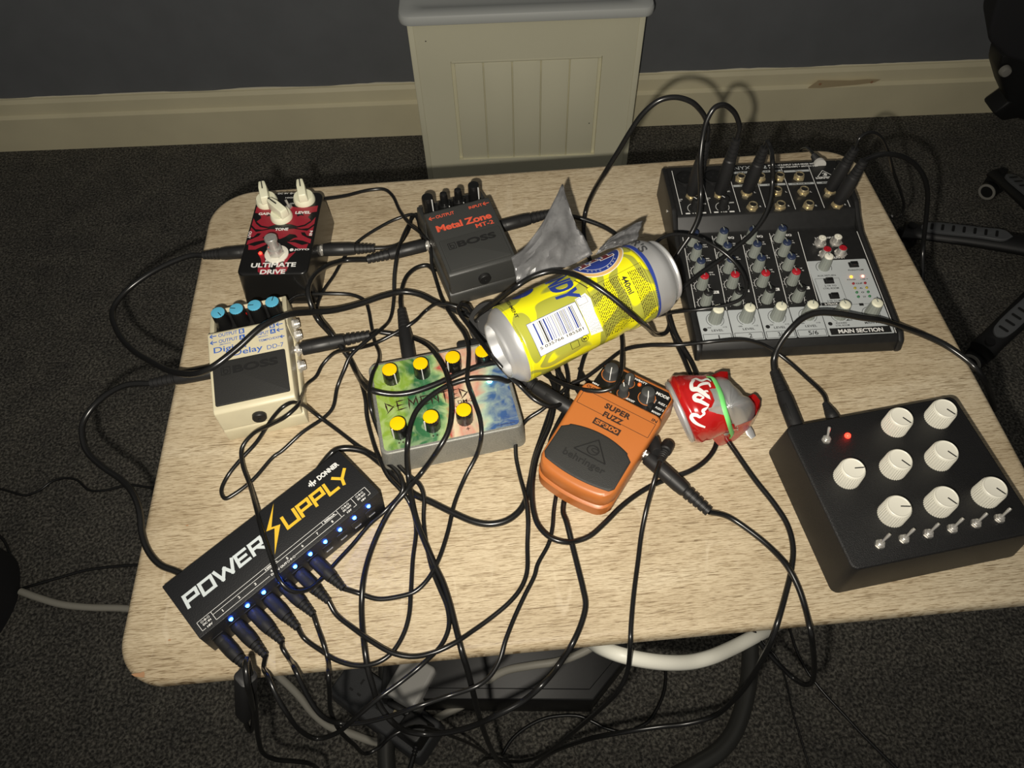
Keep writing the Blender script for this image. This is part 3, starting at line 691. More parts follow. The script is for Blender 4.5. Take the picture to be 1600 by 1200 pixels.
# table of outputs
for p, q in (((-77.5, -15.6), (65.6, -15.4)), ((-66, -18.6), (46.8, -18.4)), ((-66, -15.6), (-66, -23.4)), ((-77.5, -15.6), (-77.5, -23.6)), ((-77.5, -23.6), (-74.5, -23.6)), ((-66, -23.6), (-20, -23.5)),
             ((3, -23.4), (47, -23.3)), ((33.2, -15.5), (33.2, -18.5)), ((47.4, -15.4), (47.4, -23.3)), ((62, -15.4), (62, -23.2)), ((65, -15.4), (76, -15.2)), ((76, -15.2), (76, -23)), ((59, -23.2), (62, -23.2)), ((73.4, -23), (76, -23)), ((47.4, -23.2), (50, -23.2))):
    line(b, p, q, .35, Z, 'white_print')
for i, u in enumerate((-59.1, -45.2, -31.1, -16.8, -2.6, 11.4, 25.6, 39.8)): tx(str(i+1), u-(.7 if i else .3), -22.1, u+(.7 if i else .3), -19.9, bold=.03)
def polarity(x, y):
    for k, xx in enumerate((x-2.6, x, x+2.6)):
        (disc(b, xx, y, .85, Z, 'white_print', n=12) if k == 1 else arc(b, xx, y, .8, .3, 0, 360, Z, 'white_print', n=12))
    line(b, (x-1.8, y), (x+1.8, y), .3, Z, 'white_print')
polarity(-71.8, -17.6); tx('DC IN', -75, -21, -68.5, -19.4, bold=.04); tx('18V', -73.4, -24.2, -69, -22.6, bold=.04)
polarity(54.8, -17.6); tx('DC OUT', -0+51, -21, 58.8, -19.4, bold=.04); tx('12V', 52.6, -24, 57, -22.4, bold=.04)
polarity(69, -17.6); tx('DC OUT', 65.2, -21, 73, -19.4, bold=.04); tx('18V', 66.8, -24, 71.2, -22.4, bold=.04)
tx('100mA', -19.8, -17.9, -9, -16.3, bold=.04); tx('500mA', 35, -17.8, 45.4, -16.2, bold=.04)
tx('DC 9V OUT', -18.8, -24.6, -4.6, -22.8, bold=.04); polarity(-.8, -23.7)
for x in (-79.5, -8.5, 5, 79.5):
    disc(b, 0, 0, 1.2, 0, 'black_print', T(x, -27.08, 24) @ RX(90), n=12)
b.build('case', t)
for k in range(10):
    u = -58.7+14.2*k
    led('indicator_light', t, (u, -27, 27), 1.5, 'led_blue').rotation_euler = (radians(90), 0, 0)
for k in range(11):
    u = -72.9+14.2*k
    mb = MB(); M = T(u, -27, 15) @ RX(90)
    box(mb, -4.8, 4.8, -5.5, 5.5, 0, .5, 'black_plastic', .15, M=M); lathe(mb, [(3.1, .55), (3.1, .6), (2.7, .6), (2.7, -4), (.02, -4)], 'black_print', M, n=20, cap=False)
    tube(mb, [M @ Vector((0, 0, -4)), M @ Vector((0, 0, .3))], 1.0, 'chrome', 10); box(mb, -3, 3, -4.2, -3.2, .4, .9, 'aluminium', M=M)
    mb.build('power_socket', t)

# --- small mixing desk
t = thing('mixing_desk', 'small black audio mixer with rows of grey knobs and a light grey fader panel', 'mixer', (.5919, .3576, 0), -2.33)
b = MB(); zr = lambda v: 36+(v-44)*.03
# body profile: low front, riser, raised connector deck
prism(b, [(-112, 0), (-113.5, 3), (-111, 13), (-106.5, 18.6), (28, 23.5), (31, 24.2), (43.5, 35.6), (46, 36.3), (117, 38.4), (118.5, 37), (118.5, 0)], -91.5, 91.5, 'black_plastic', .8)
for s in (-1, 1):
    prism(b, [(-113, 0), (-115.5, 5), (-112, 15), (-104, 19.6), (20, 26), (36, 31), (52, 39.2), (62, 40), (112, 41), (118, 38), (119, 0)], s*94.2-2.6, s*94.2+2.6, 'black_plastic', 1.6)
# printed decks as inclined frames
S1 = basis(Vector((0, -106.5, 18.6)), Vector((1, 0, 0)), Vector((0, 134.5, 4.9)).normalized(), Vector((0, -4.9, 134.5)).normalized())   # front deck, y = v + 106.5
S2 = basis(Vector((0, 46, 36.3)), Vector((1, 0, 0)), Vector((0, 71, 2.1)).normalized(), Vector((0, -2.1, 71)).normalized())             # rear deck, y = v - 46
WP_, GP = 'white_print', 'grey_print'
def fy_(v): return v+106.5
def t1(s, x0, v0, x1, v1, mt=WP_, z=.22, **k): text(b, s, (x0, fy_(v0), x1, fy_(v1)), z, mt, S1, **k)
# grey panels
def gpan(x0, v0, x1, v1): poly(b, [(a, c) for a, c in rrect(x1-x0, v1-v0, 1.5, (x0+x1)/2, fy_((v0+v1)/2))], .1, 'panel_grey', S1)
for i in range(4): gpan(-90.6+29.5*i+.3, -105, -90.6+29.5*(i+1)-.3, -69.3)
gpan(27.4, -105, 88.6, -69.0); gpan(29.6, -69.6, 88.6, -13)
for i in range(6):
    x = -90.8+29.5*i if i < 5 else 88.0
    x2 = x
    if i < 5: line(b, (x2+ (4.2 if i else 3.6), fy_(27)), (x2, fy_(-69)), .6, .2, WP_, S1); line(b, (x2, fy_(-69)), (x2-.6, fy_(-105)), .4, .25, 'black_print', S1)
line(b, (91.2, fy_(24)), (87.6+2.2, fy_(-105)), .6, .2, WP_, S1)
MX = [-79.2+29.5*i for i in range(4)]           # knob columns
for i in range(4):
    xo = MX[i]
    for r_, v_ in enumerate((18.2, -1, -19.5, -38.8, -59.5)):
        arc(b, xo+(-.2*r_), fy_(v_), 7.2, .45, -30, 210, .22, WP_, S1)
        for a in range(-40, 221, 26): line(b, (xo-.2*r_+7.9*cos(radians(a)), fy_(v_)+7.9*sin(radians(a))), (xo-.2*r_+8.7*cos(radians(a)), fy_(v_)+8.7*sin(radians(a))), .3, .22, WP_, S1)
    t1('EQ', xo+8.5, 21.5, xo+14.5, 24.8, bold=.03)
    t1('HIGH', xo+9, 14.5, xo+14, 16, bold=.02); t1('12 kHz', xo+9, 12, xo+15, 13.5)
    t1('MID', xo+9, -4, xo+13.5, -2.5, bold=.02); t1('2.5 kHz', xo+9, -6.5, xo+15, -5)
    t1('LOW', xo+9, -22.4, xo+14, -20.8, bold=.02); t1('80 Hz', xo+9, -25, xo+15, -23.5)
    rect(b, xo+8.5, fy_(-48.4), xo+14.8, fy_(-45), .22, WP_, S1); t1('FX', xo+9.6, -47.8, xo+13.6, -45.6, 'black_print', .26, bold=.03)
    t1('PAN' if i < 2 else 'BAL', xo+8.2, -65.2, xo+13, -63.4, bold=.02)
    xl = -74.6+29.4*i; t1('LEVEL', xl-5.6, -93.6, xl+5.6, -91.2, 'black_print')
    t1('-oo', xl-9.5, -89.8, xl-5.5, -88.2, 'black_print'); t1('+15', xl+5.5, -89.8, xl+9.5, -88.2, 'black_print')
    arc(b, xl, fy_(-80), 8.3, .45, -60, 240, .22, 'black_print', S1)
    x0 = -90.6+29.5*i; frame(b, x0+1.6, fy_(-104), x0+27.6, fy_(-96.6), .45, .22, 'black_print', S1)
    t1(('1', '2', '3/4', '5/6')[i], xl-(.5, 1.4, 3.6, 4.6)[i], -102.6, xl+(.5, 1.6, 3.6, 4.6)[i], -97.8, 'black_print')
for x in (-86, -27, 32): disc(b, x, fy_(-91), 2.1, .24, 'black_print', S1)
rect(b, 29.5, fy_(-104), 86.3, fy_(-96.4), .24, 'black_print', S1); t1('MAIN SECTION', 37, -102.6, 79, -98, z=.3, bold=.03)
t1('PHONES/', 37.5, -91.6, 48, -89.8, 'black_print'); t1('CTRL ROOM', 36.5, -94.4, 49.5, -92.6, 'black_print'); t1('MAX', 49, -88.6, 54, -86.8, 'black_print', bold=.02)
t1('MAIN MIX', 64.5, -93, 81, -90.6, 'black_print'); arc(b, 43.5, fy_(-81.5), 8.3, .45, -60, 240, .22, 'black_print', S1); arc(b, 73.5, fy_(-81.5), 8.3, .45, -60, 240, .22, 'black_print', S1)
rect(b, 30, fy_(-69.4), 49, fy_(-65.8), .24, 'black_print', S1); t1('2-TRACK', 33, -68.8, 46, -66.6, z=.3, bold=.03)
rect(b, 65.6, fy_(-71.5), 69.8, fy_(-68.5), .24, 'black_print', S1)
frame(b, 32, fy_(-66), 55.5, fy_(-36), .3, .22, 'black_print', S1)
t1('2-TR TO', 39, -46.4, 50.5, -44.4, 'black_print'); t1('CTRL ROOM', 37, -49.6, 52, -47.6, 'black_print'); t1('2-TR TO MIX', 36.5, -65, 52, -63.2, 'black_print')
t1('PHANTOM', 67.5, -28, 82.5, -26, 'black_print'); t1('POWER', 63, -39.8, 71.5, -38.2, 'black_print'); t1('+48 V', 76, -39.8, 83.5, -38.2, 'black_print')
t1('CLIP', 70, -45, 76.6, -43.2, 'black_print', bold=.03)
for v_, s_ in ((-50, '6'), (-55.3, '0'), (-60.7, '20')): t1(s_, 72, v_-.9, 74.8, v_+.9, 'black_print')
t1('AUX RETURN', 35.5, -33.4, 53.5, -31.4, 'black_print'); arc(b, 44.7, fy_(-22), 7.6, .45, -30, 210, .22, 'black_print', S1)
t1('OUTPUT', 56, -11.2, 69, -8.4, bold=.03); t1('2-TRACK INPUT', 46, 16, 66, 18.4, bold=.02)
for x, v_, s_ in ((43, 9, 'L'), (71.5, 9.5, 'L'), (44, -6, 'R'), (72, -5.5, 'R')): t1(s_, x-.8, v_-1, x+.8, v_+1)
# rear deck
def t2(s, x0, v0, x1, v1, mt=WP_, z=.22, **k): text(b, s, (x0, v0-46, x1, v1-46), z, mt, S2, **k)
for i in range(7):
    x = (-86.5, -57, -27, .4, 30.3, 60, 86.5)[i]; line(b, (x, .5), (x, (66, 66, 64, 64, 62, 62, 58)[i]), .6, .2, WP_, S2)
for xa, xb, v_, s_ in ((-26, -1.5, 103, 'LINE IN'), (1.5, 29, 103, 'LINE IN'), (32, 59, 101.5, 'FX'), (-26, -1.5, 83, 'LINE IN'), (1.5, 29, 82.5, 'LINE IN'), (32, 59, 82, 'CTRL ROOM OUT'), (62, 85, 82, 'MAIN OUT')):
    rect(b, xa, v_-46, xb, v_-43, .2, GP, S2); t2(s_, (xa+xb)/2-len(s_)*.75, v_+.5, (xa+xb)/2+len(s_)*.75, v_+2.5, 'black_print', .26, bold=.02)
t2('XENYX', -31, 109, -2, 114, mt=GP, bold=.0); t2('802', 0, 109, 15.5, 114.2, mt=GP, bold=.04)
t2('PREMIUM 8-INPUT 2-BUS MIXER WITH', 17.5, 112, 70, 114.4, bold=.02); t2('XENYX MIC PREAMPS + BRITISH EQS', 17.5, 108.4, 70, 110.8, bold=.02)
for p_, q_ in (((65, 46), (73, 56)), ((73, 56), (83, 46)), ((65, 46), (83, 46))): line(b, p_, q_, .6, .25, WP_, S2)
arc(b, 73.5, 49.8, 2.4, .6, -150, 150, .26, WP_, S2); disc(b, 74, 49.8, 1.2, .27, WP_, S2); t2('behringer', 63, 88.4, 86, 92, bold=.02)
for x in (-72.6, -43.5): 
    arc(b, x, 8.5, 6.8, .45, -40, 220, .22, WP_, S2); t2('GAIN', x+7.5, 59.5, x+13, 61.4, bold=.02); rect(b, x-10, .6, x-5.5, 2.4, .22, WP_, S2); rect(b, x+6, .6, x+11, 2.4, .22, WP_, S2); t2('+10', x-3.5, 46.6, x+3.5, 48.4)
    t2('LINE', x-14, 67.6, x-9.8, 69); t2('IN', x-14, 65.4, x-11.8, 66.8); t2('MIC', x+8, 76, x+12.5, 78)
for x, v_ in ((-5.5, 73.8), (27, 72.5), (52.5, 71), (-4.5, 53), (24.5, 52), (52.5, 50.5), (82.5, 50)): t2('L' if v_ > 60 else 'R', x-.8, v_-1, x+.8, v_+1)
b.build('body', t)
# combined microphone sockets, gold jacks
def at2(x, v_, z=0): p = S2 @ Vector((x, v_-46, z)); return p
for x in (-74, -44):
    mb = MB(); lathe(mb, [(11.5, 0), (11.5, .8), (10.6, 1.4), (9.6, 1.4), (9.4, .3), (8.2, .3), (8.2, 1.2), (.02, 1.2)], 'black_enamel', n=36)
    for a in (90, 210, 330): disc(mb, 3.8*cos(radians(a)), 3.8*sin(radians(a)), 1.3, 1.26, 'black_print')
    place(mb.build('microphone_socket', t), at2(x, 100))
for i, (x, v_) in enumerate(((-72.6, 71.8), (-43.4, 71.4), (-14.9, 72.5), (-13.6, 51.2), (16.4, 71.5), (14.9, 50.6), (44, 70), (43.9, 49.4), (-16.8, 93.6), (3.8, 93.2), (24.2, 93), (44.9, 92), (71.8, 69.5), (73.5, 49.2))):
    mb = MB(); jack(mb, Matrix.Identity(4), 'brass'); place(mb.build('jack_socket', t), at2(x, v_), i*17)
for x in (-71.9, -43.2):
    knob_round('gain_knob', t, at2(x, 54.6), 4.9, 12, 'black_plastic', 'black_plastic', ang=40, sidemark=False)
# front deck knobs
def at1(x, v_, z=0): return S1 @ Vector((x, fy_(v_), z))
KB = {}
def mixknob(nm, x, v_, cap, r=4.9, h=16.5, ang=0, big=False):
    key = (nm, cap)
    if key not in KB:
        mb = MB(); lathe(mb, [(r*1.12, 0), (r*1.1, 1), (r*1.02, h*.5), (r*.88, h-1.6)], 'grey_knob', n=32, flute=.06)
        lathe(mb, [(r*.86, h-1.7), (r*.86, h-.6), (r*.76, h), (r*.5, h+.2), (.02, h+.25)], cap, n=24)
        box(mb, -.45, .45, 0, r*.86, h-.2, h+.55, 'grey_knob'); o = mb.build(nm, t, angle=45); KB[key] = o; place(o, at1(x, v_), ang)
    else: o = copy_part(KB[key], t, at1(x, v_), ang)
    return o
for i in range(4):
    for r_, v_ in enumerate((18.2, -1, -19.5, -38.8, -59.5)):
        cap = ('navy_cap', 'navy_cap', 'navy_cap', 'red_cap', 'black_plastic')[r_]
        o = mixknob(('equaliser_knob', 'equaliser_knob', 'equaliser_knob', 'effect_knob', 'pan_knob')[r_], MX[i]-.2*r_, v_, cap, ang=(5, 0, -3, 8)[i])
    mixknob('level_knob', -74.6+29.4*i, -80, 'cream_cap', 6.0, 17, -20)
mixknob('level_knob', 43.5, -81.7, 'cream_cap', 6.0, 17, 10); mixknob('level_knob', 73.5, -81.7, 'cream_cap', 6.0, 17, 0)
mixknob('aux_knob', 44.7, -22, 'white_plastic', 5.0, 17, 5)
for x, v_ in ((74.6, -20.5), (44.7, -39.6), (44.6, -58.6)):
    mb = MB(); box(mb, -4.8, 4.8, -3.4, 3.4, 0, 1.0, 'black_plastic', .5); box(mb, -3.6, 3.6, -2.4, 2.4, .8, 3.4, 'black_enamel', .6); place(mb.build('push_button', t), at1(x, v_))
for x, v_, c_ in ((67.9, -35.6, 'led_orange'), (79.3, -35.4, 'led_redpink'), (67.5, -44.2, 'led_red_off'), (79, -44.2, 'led_red_off'), (67.4, -49.9, 'led_yellow_off'), (78.8, -50, 'led_yellow_off'),
                  (67.6, -55.3, 'led_green_off'), (78.6, -55.4, 'led_green_off'), (67.5, -60.7, 'led_green_off'), (78.4, -60.7, 'led_green_off')):
    led('indicator_light', t, at1(x, v_), 1.35, c_)
for x, v_, c_ in ((49.4, 9.6, 'white_plastic'), (65.4, 10.2, 'white_plastic'), (50.2, -5.4, 'red_cap'), (66, -4.8, 'red_cap')):
    mb = MB(); lathe(mb, [(6, 0), (6, 1.2), (4.6, 1.4), (4.2, 2), (4.2, 8), (3.9, 8.2)], 'chrome', n=24, cap=False); lathe(mb, [(3.7, 7.5), (3.7, 8.6), (3.0, 8.8), (1.5, 8.8), (1.4, 5)], c_, n=20, cap=False)
    place(mb.build('phono_socket', t), at1(x, v_))
mb = MB()
lathe(mb, [(1.8, 0), (1.8, .8), (1.2, 1.1), (.02, 1.1)], 'chrome', T(-96.7, 66, 24) @ RY(-90), n=12); mb.build('side_screw', t)

# --- black box with eight white knobs
t = thing('noise_box', 'black metal box with eight ribbed white knobs and a row of small toggle switches', 'effects box', (.6162, .0924, 0), 6.27)
b = MB(); rbox(b, 156, 131, 150, 125, 0, 42, 6, 2.0, 'powder_black', bev0=1)
b.build('enclosure', t)
src = None
for x, y, a in ((11.5, 44, -148), (49.6, 44.2, -148), (-46.6, 8.6, -97), (-8, 8.6, -148), (30.4, 8.6, -148), (-27.8, -27.8, -103), (10, -27.8, -148), (49.4, -27.8, -148)):
    if src is None:
        mb = MB(); n = 72
        lathe(mb, [(10.3, 0), (10.2, 2), (9.9, 13.2), (9.6, 14.4)], 'white_knob', n=n, flute=.05)
        lathe(mb, [(9.3, 14.2), (9.2, 15.2), (8.7, 15.9), (8.2, 16.1), (7.8, 15.7), (7.3, 15.6), (.02, 15.6)], 'white_knob', n=40)
        box(mb, -.35, .35, 1, 8.4, 15.3, 16.15, 'black_print'); src = place(mb.build('knob', t, angle=45), (x, y, 42), a)
    else: copy_part(src, t, (x, y, 42), a)
src = None
for x, y, a in ((-47.7, 43.6, -15), (-47.3, -48, -62), (-28, -47.8, -62), (-8.5, -47.6, -62), (11, -47.4, -62), (30.3, -47.2, -62), (49.6, -47, -62)):
    if src is None:
        mb = MB(); lathe(mb, [(4.0, 0), (4.0, .5), (3.6, .6)], 'gunmetal', n=24); lathe(mb, [(3.7, .5), (3.7, 2.2), (3.3, 2.6)], 'chrome', n=6); lathe(mb, [(2.6, 2.4), (2.6, 4), (1.7, 4.6), (.5, 4.8)], 'chrome', n=18)
        tube(mb, [(0, 0, 3.8), (0, 2.2, 7), (0, 4.6, 10.4), (0, 5.4, 11.6)], [1.0, 1.0, 1.35, 1.1], 'chrome', 12); src = place(mb.build('toggle_switch', t), (x, y, 42), a)
    else: copy_part(src, t, (x, y, 42), a)
led('indicator_light', t, (-29.1, 43.6, 42), 2.4, 'led_red')
for x in (-55, -20):
    mb = MB(); jack(mb, T(x, 63.6, 20) @ AX['+y'], 'gunmetal'); mb.build('jack_socket', t)
# ================================================================== the two cans
D_ = lambda px, py, dep: atd(px, py, dep)
P1 = atd(798, 539, .615); P2 = atd(1000, 441, .643)
e_ = (P2-P1).normalized(); cdir = (C0-(P1+P2)/2); cdir = (cdir-e_*cdir.dot(e_)).normalized(); yup = cdir.cross(e_)
if yup.dot(UP) < 0: yup = -yup
RC = 33.5; LC = (P2-P1).length*1000
t = thing('drinks_can', 'crumpled yellow shandy can lying on its side, cut open with grey foil flaps sticking up', 'drinks can', P1)
B0 = basis(Vector((0, 0, 0)), e_, yup, cdir)           # x along the can, y up in the picture, z to the viewer
def crum(a, ph):                                       # gentle dents of the crumpled wall
    return RC+1.1*noise.noise((a*.035, cos(ph)*1.2, sin(ph)*1.2+3))-1.6*max(0, 1-abs(a-58-8*ph)/9)*max(0, 1-abs(ph-.25)/.8)-1.8*max(0, 1-abs(a-95)/10)*max(0, cos(ph+1.0))
def cpt(a, ph, off=0): r = crum(a, ph)+off; return (a, r*sin(ph), r*cos(ph))
b = MB(); NA, NP = 60, 96; v = []; f = []
PH0, PH1 = radians(97), radians(97+75)             # the wall is missing where the flaps were cut and folded out
phs = [PH1-2*pi+(PH0-(PH1-2*pi))*k/NP for k in range(NP+1)]
def grid(a0, a1, mt, na, off=0, closed=False, p0=None, p1=None):
    ph_ = [i*2*pi/NP for i in range(NP+1)] if closed else ([p0+(p1-p0)*k/NP for k in range(NP+1)] if p0 is not None else phs)
    vv = [cpt(a0+(a1-a0)*i/na, q, off) for i in range(na+1) for q in ph_]; n = NP+1
    b.add(vv, [[i*n+k, i*n+k+1, (i+1)*n+k+1, (i+1)*n+k] for i in range(na) for k in range(NP)], mt, B0)
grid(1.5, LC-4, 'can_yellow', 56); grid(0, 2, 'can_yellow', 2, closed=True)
b.build('printed_wall', t, angle=60, recalc=False)
md = t.children[0].modifiers.new('th', 'SOLIDIFY'); md.thickness = .0003
b = MB()
def rings(L_, mt): loft(b, [[(a, r*sin(2*pi*k/64), r*cos(2*pi*k/64)) for k in range(64)] for a, r in L_], mt, B0, False, False)
rings([(0.2, RC-.2), (-1.5, RC-.6), (-5, 30.5), (-8.5, 26.3), (-10, 25), (-11.2, 24.6), (-11.8, 23.8), (-11.2, 23.0), (-9.5, 22.6), (-4, 21.5), (-.5, 17), (1.5, 10), (2.2, .02)], 'aluminium')
b.build('base', t)
b = MB()
wav = lambda ph: LC-4+1.5*sin(ph*3)
n = 96
L_ = []
for a, r, in ((-6, .1), (0, .1), (3, .1), (12, -.1), (16, -.8), (20, -3.2), (23, -6.2), (24.5, -6.6), (26, -5.6), (27, -5.8), (27, -7.5), (25.5, -8), (20, -9), (20, -33.4)):
    L_.append([(LC-4+a, (crum(min(LC-4+a, LC), 2*pi*k/n)+r)*sin(2*pi*k/n), (crum(min(LC-4+a, LC), 2*pi*k/n)+r)*cos(2*pi*k/n)) for k in range(n)])
loft(b, L_, 'aluminium', B0, False, False)
# blue line where the print ends, wavy
vv = []
for k in range(NP+1):
    ph = -2.2+3.9*k/NP; a = LC-6+3*max(0, sin(ph*1.4+.5)); vv += [cpt(a, ph, .28), cpt(a+1.2, ph, .3), cpt(a+3.4, ph, .3)]
b.add(vv, [[3*k, 3*k+1, 3*k+4, 3*k+3] for k in range(NP)]+[[3*k+1, 3*k+2, 3*k+5, 3*k+4] for k in range(NP)], 'can_blue', B0)
b.build('collar', t, recalc=False)
# print wrapped round the wall; flat drawings in (s, a): s = mm along the axis, up = round the can
pr_ = MB()
def wrap(draw, off, turn=False):
    fl = MB(); draw(fl)
    for mi, nm in enumerate(fl.names):
        bm = bmesh.new(); vs = [bm.verts.new(p) for p in fl.v]
        for fc, m_ in zip(fl.f, fl.m):
            if m_ == mi:
                try: bm.faces.new([vs[i] for i in fc])
                except ValueError: pass
        bmesh.ops.delete(bm, geom=[q for q in bm.verts if not q.link_faces], context='VERTS')
        bmesh.ops.triangulate(bm, faces=bm.faces)
        for _ in range(4):
            ed = [q for q in bm.edges if q.calc_length() > 2.6]
            if not ed: break
            bmesh.ops.subdivide_edges(bm, edges=ed, cuts=1); bmesh.ops.triangulate(bm, faces=bm.faces)
        bm.verts.index_update(); out = []
        for q in bm.verts:
            x, y, z = q.co
            out.append(cpt(x-6.5*max(0, cos(y/RC)), y/RC, off+z))
        pr_.add(out, [[q.index for q in fc.verts] for fc in bm.faces], nm, B0); bm.free()
rad = lambda d: radians(d)*RC
def dr(m_):
    bx = lambda a0, p0, a1, p1, z, mt: rect(m_, a0, rad(p0), a1, rad(p1), z, mt)
    bx(16.5, -33, 61, 14.5, 0, 'white_print')                                   # barcode label
    frame(m_, 16.3, rad(-33.3), 61.2, rad(14.8), .35, .05, 'can_blue')
    random.seed(11); x = 21.0
    while x < 57:
        w_ = random.choice((.5, .5, .9, 1.3)); bx(x, -19, x+w_, 12.5, .08, random.choice(('can_blue', 'grey_print', 'black_print', 'can_blue'))); x += w_+random.choice((.5, .7, 1.2))
    text(m_, '5 035766 185581', (18.5, rad(-24.5), 58, rad(-20.2)), .08, 'black_print')
    # recycling marks and small boxes below the bars
    frame(m_, 43, rad(-46), 50, rad(-35), .4, .05, 'black_print'); arc(m_, 56, rad(-38), 3, .5, 0, 360, .05, 'black_print'); text(m_, 'M', (54.6, rad(-40), 57.4, rad(-36)), .06, 'black_print')
    # pale advice panel
    poly(m_, [(62, rad(-38)), (62, rad(18)), (72, rad(20)), (74, rad(10)), (72, rad(-10)), (73, rad(-40))], .02, 'white_print')
    frame(m_, 62.6, rad(7), 71, rad(17), .3, .05, 'black_print')
    random.seed(5)
    for i in range(8):                                                           # illegible small print: rows of specks
        y = 5
        while y > -34:
            l_ = random.uniform(1.5, 4.5); bx(63+i*1.25, y-l_, 63.5+i*1.25, y, .05, 'grey_print'); y -= l_+1.6
    for i in range(32):
        y = 17-abs(i-16)*.3+(6 if i > 8 else 0)
        if 19 <= i <= 23: continue
        while y > -52:
            l_ = random.uniform(1.5, 6); bx(75.5+i*1.55, y-l_, 76.15+i*1.55, y, .03, 'dark_print'); y -= l_+1.3
    frame(m_, 74.6, rad(-55), 126, rad(25), .3, .03, 'dark_print')
    text(m_, '440ml', (105.2, rad(-9), 110.5, rad(18)), .06, 'black_print', rot=-90, bold=.02)
    text(m_, 'ANDY', (48, rad(17), 68, rad(90)), .06, 'can_blue', rot=-90, bold=.05, shear=.25)
    text(m_, 'ER', (70.5, rad(56), 74, rad(68)), .06, 'black_print', rot=-90, bold=.03)
    line(m_, (76, rad(24)), (70, rad(46)), .8, .06, 'dark_print')
    text(m_, 'REFRESHMENT', (11.2, rad(29), 14.0, rad(86)), .06, 'black_print', rot=-90, bold=.02)
    disc(m_, 27, rad(75), 10, .04, 'can_blue', n=40, ry=8)
    c0 = rad(73)
    for r_, mt, z in ((25.5, 'white_print', .03), (24.7, 'can_tan', .06), (21.6, 'white_print', .09), (21.1, 'can_blue', .12)): disc(m_, 97, c0, r_, z, mt, n=64, ry=r_*.95)
    arc(m_, 97, c0, 16.5, .35, 205, 335, .16, 'white_print')
    for k, ch_ in enumerate('ESTD 1888'):
        if ch_ == ' ': continue
        a = radians(225+k*11.5); cx_, cy_ = 97+18.2*cos(a), c0+18.2*sin(a)
        text(m_, ch_, (cx_-.7, cy_-.9, cx_+.7, cy_+.9), .16, 'grey_print')
    for off_, mt, z in ((.9, 'white_print', .16), (0, 'can_darkred', .2)):        # feet of the blocky red capitals
        for q in ((80, 62, 89, 66), (82.5, 64, 86.5, 86), (91, 67, 98, 70.5), (93, 68, 97, 86), (100, 62, 112, 66), (103, 64, 108, 86)):
            rect(m_, q[0]-off_, rad(q[1])-off_, q[2]+off_, rad(q[3])+off_, z, mt)
wrap(dr, .75)
def dr2(m_): text(m_, "R'S", (LC+4, rad(38), LC+12, rad(70)), 0, 'strip_grey', rot=-90, bold=.02)
wrap(dr2, .9)
pr_.build('printing', t, recalc=False)
# foil flaps: sheets of the can wall bent up from the cut edge
def sheet(name, base, outer, mid, bulge, nu=16, nv=14, mt='foil_grey'):
    """base and outer are matching lists of world points; the sheet bulges towards the viewer between them"""
    A = catmull(base, 6); Bq = catmull(outer, 6); n = min(len(A), len(Bq)); v = []; f = []
    for j in range(nv+1):
        s = j/nv
        for i in range(n):
            u = i/(n-1)
            p = A[i].lerp(Bq[i], s)+cdir*(bulge*sin(pi*s)*(.4+.6*sin(pi*u)))+cdir*(.0030*noise.noise((u*3.2, s*4, 1))-.0035*abs(noise.noise((u*5.5+s*2, s*5-u*3, 4)))*(1 if 0 < s < 1 else 0))+yup*.0012*noise.noise((u*4, s*5, 7))
            v.append(tuple((p-Vector(t.location))*1000))
    for j in range(nv):
        for i in range(n-1): f.append([j*n+i, j*n+i+1, (j+1)*n+i+1, (j+1)*n+i])
    mb = MB(); mb.add(v, f, mt); o = mb.build(name, t, recalc=False, angle=25); md = o.modifiers.new('th', 'SOLIDIFY'); md.thickness = .0004; return o
sheet('foil_flap', [atd(809, 447, .628), atd(826, 438, .632), atd(848, 430, .638), atd(872, 424, .642), atd(898, 411, .648), atd(926, 397, .652)],
      [atd(799, 402, .640), atd(822, 383, .646), atd(846, 350, .655), atd(868, 308, .664), atd(880, 287, .668), atd(884, 320, .665)], None, .004)
sheet('foil_flap', [atd(884, 322, .6645), atd(884.5, 330, .664), atd(886, 345, .662), atd(892, 365, .659), atd(903, 385, .655), atd(926, 396.5, .652)],
      [atd(880, 300, .667), atd(878, 335, .668), atd(880, 365, .668), atd(884, 390, .668), atd(894, 402, .665), atd(920, 402, .66)], None, -.003)
sheet('foil_flap', [atd(931, 397, .652), atd(945, 390, .653), atd(960, 386, .655), atd(975, 384, .656), atd(992, 383, .658)],
      [atd(938, 387, .654), atd(953, 373, .660), atd(968, 363, .665), atd(985, 353, .670), atd(1005, 345, .674)], None, .002)

# --- red can, cut and folded around the leads
RM = atz(1063, 643, .031); ang = radians(10)
t = thing('drinks_can', 'cut and crushed red and silver cola can clamped around two black leads', 'drinks can', (RM.x, RM.y, 0))
ex = Vector((cos(ang), sin(ang), .34)).normalized(); ey = Vector((-sin(ang), cos(ang), 0)); ez = ex.cross(ey)
CB = basis(Vector((0, 0, 31)), ex, ey, ez); b = MB(); n = 80
def rr(a, ph):      # ph 0 = towards +y(back), 90 = up
    r = 31.5 if a > 6 else 27.5+4*a/6
    d = 1.2*noise.noise((a*.09, 2*cos(ph), 2*sin(ph)))
    sq = 1-(.10*max(0, sin(ph))*min(1, max(0, a-10)/30))
    return (r+d-.9*exp_(a, 9, 2.2))*sq*(1-.42*max(0, a-5)/30*max(0, cos(ph-radians(50))))
def exp_(a, c, w_): return math.exp(-((a-c)/w_)**2)
rim = [(0, 24.5), (-1.8, 25.2), (-2.6, 26.6), (-1.8, 27.9), (0, 28.0), (1.4, 27.2)]
loft(b, [[(a, r*cos(2*pi*k/n), r*sin(2*pi*k/n)) for k in range(n)] for a, r in [(3, .02), (3, 20), (2.5, 23.5)]+rim], 'aluminium', CB, False, False)
b.build('rim', t, angle=60)
b = MB(); v = []; f = []; NA = 22
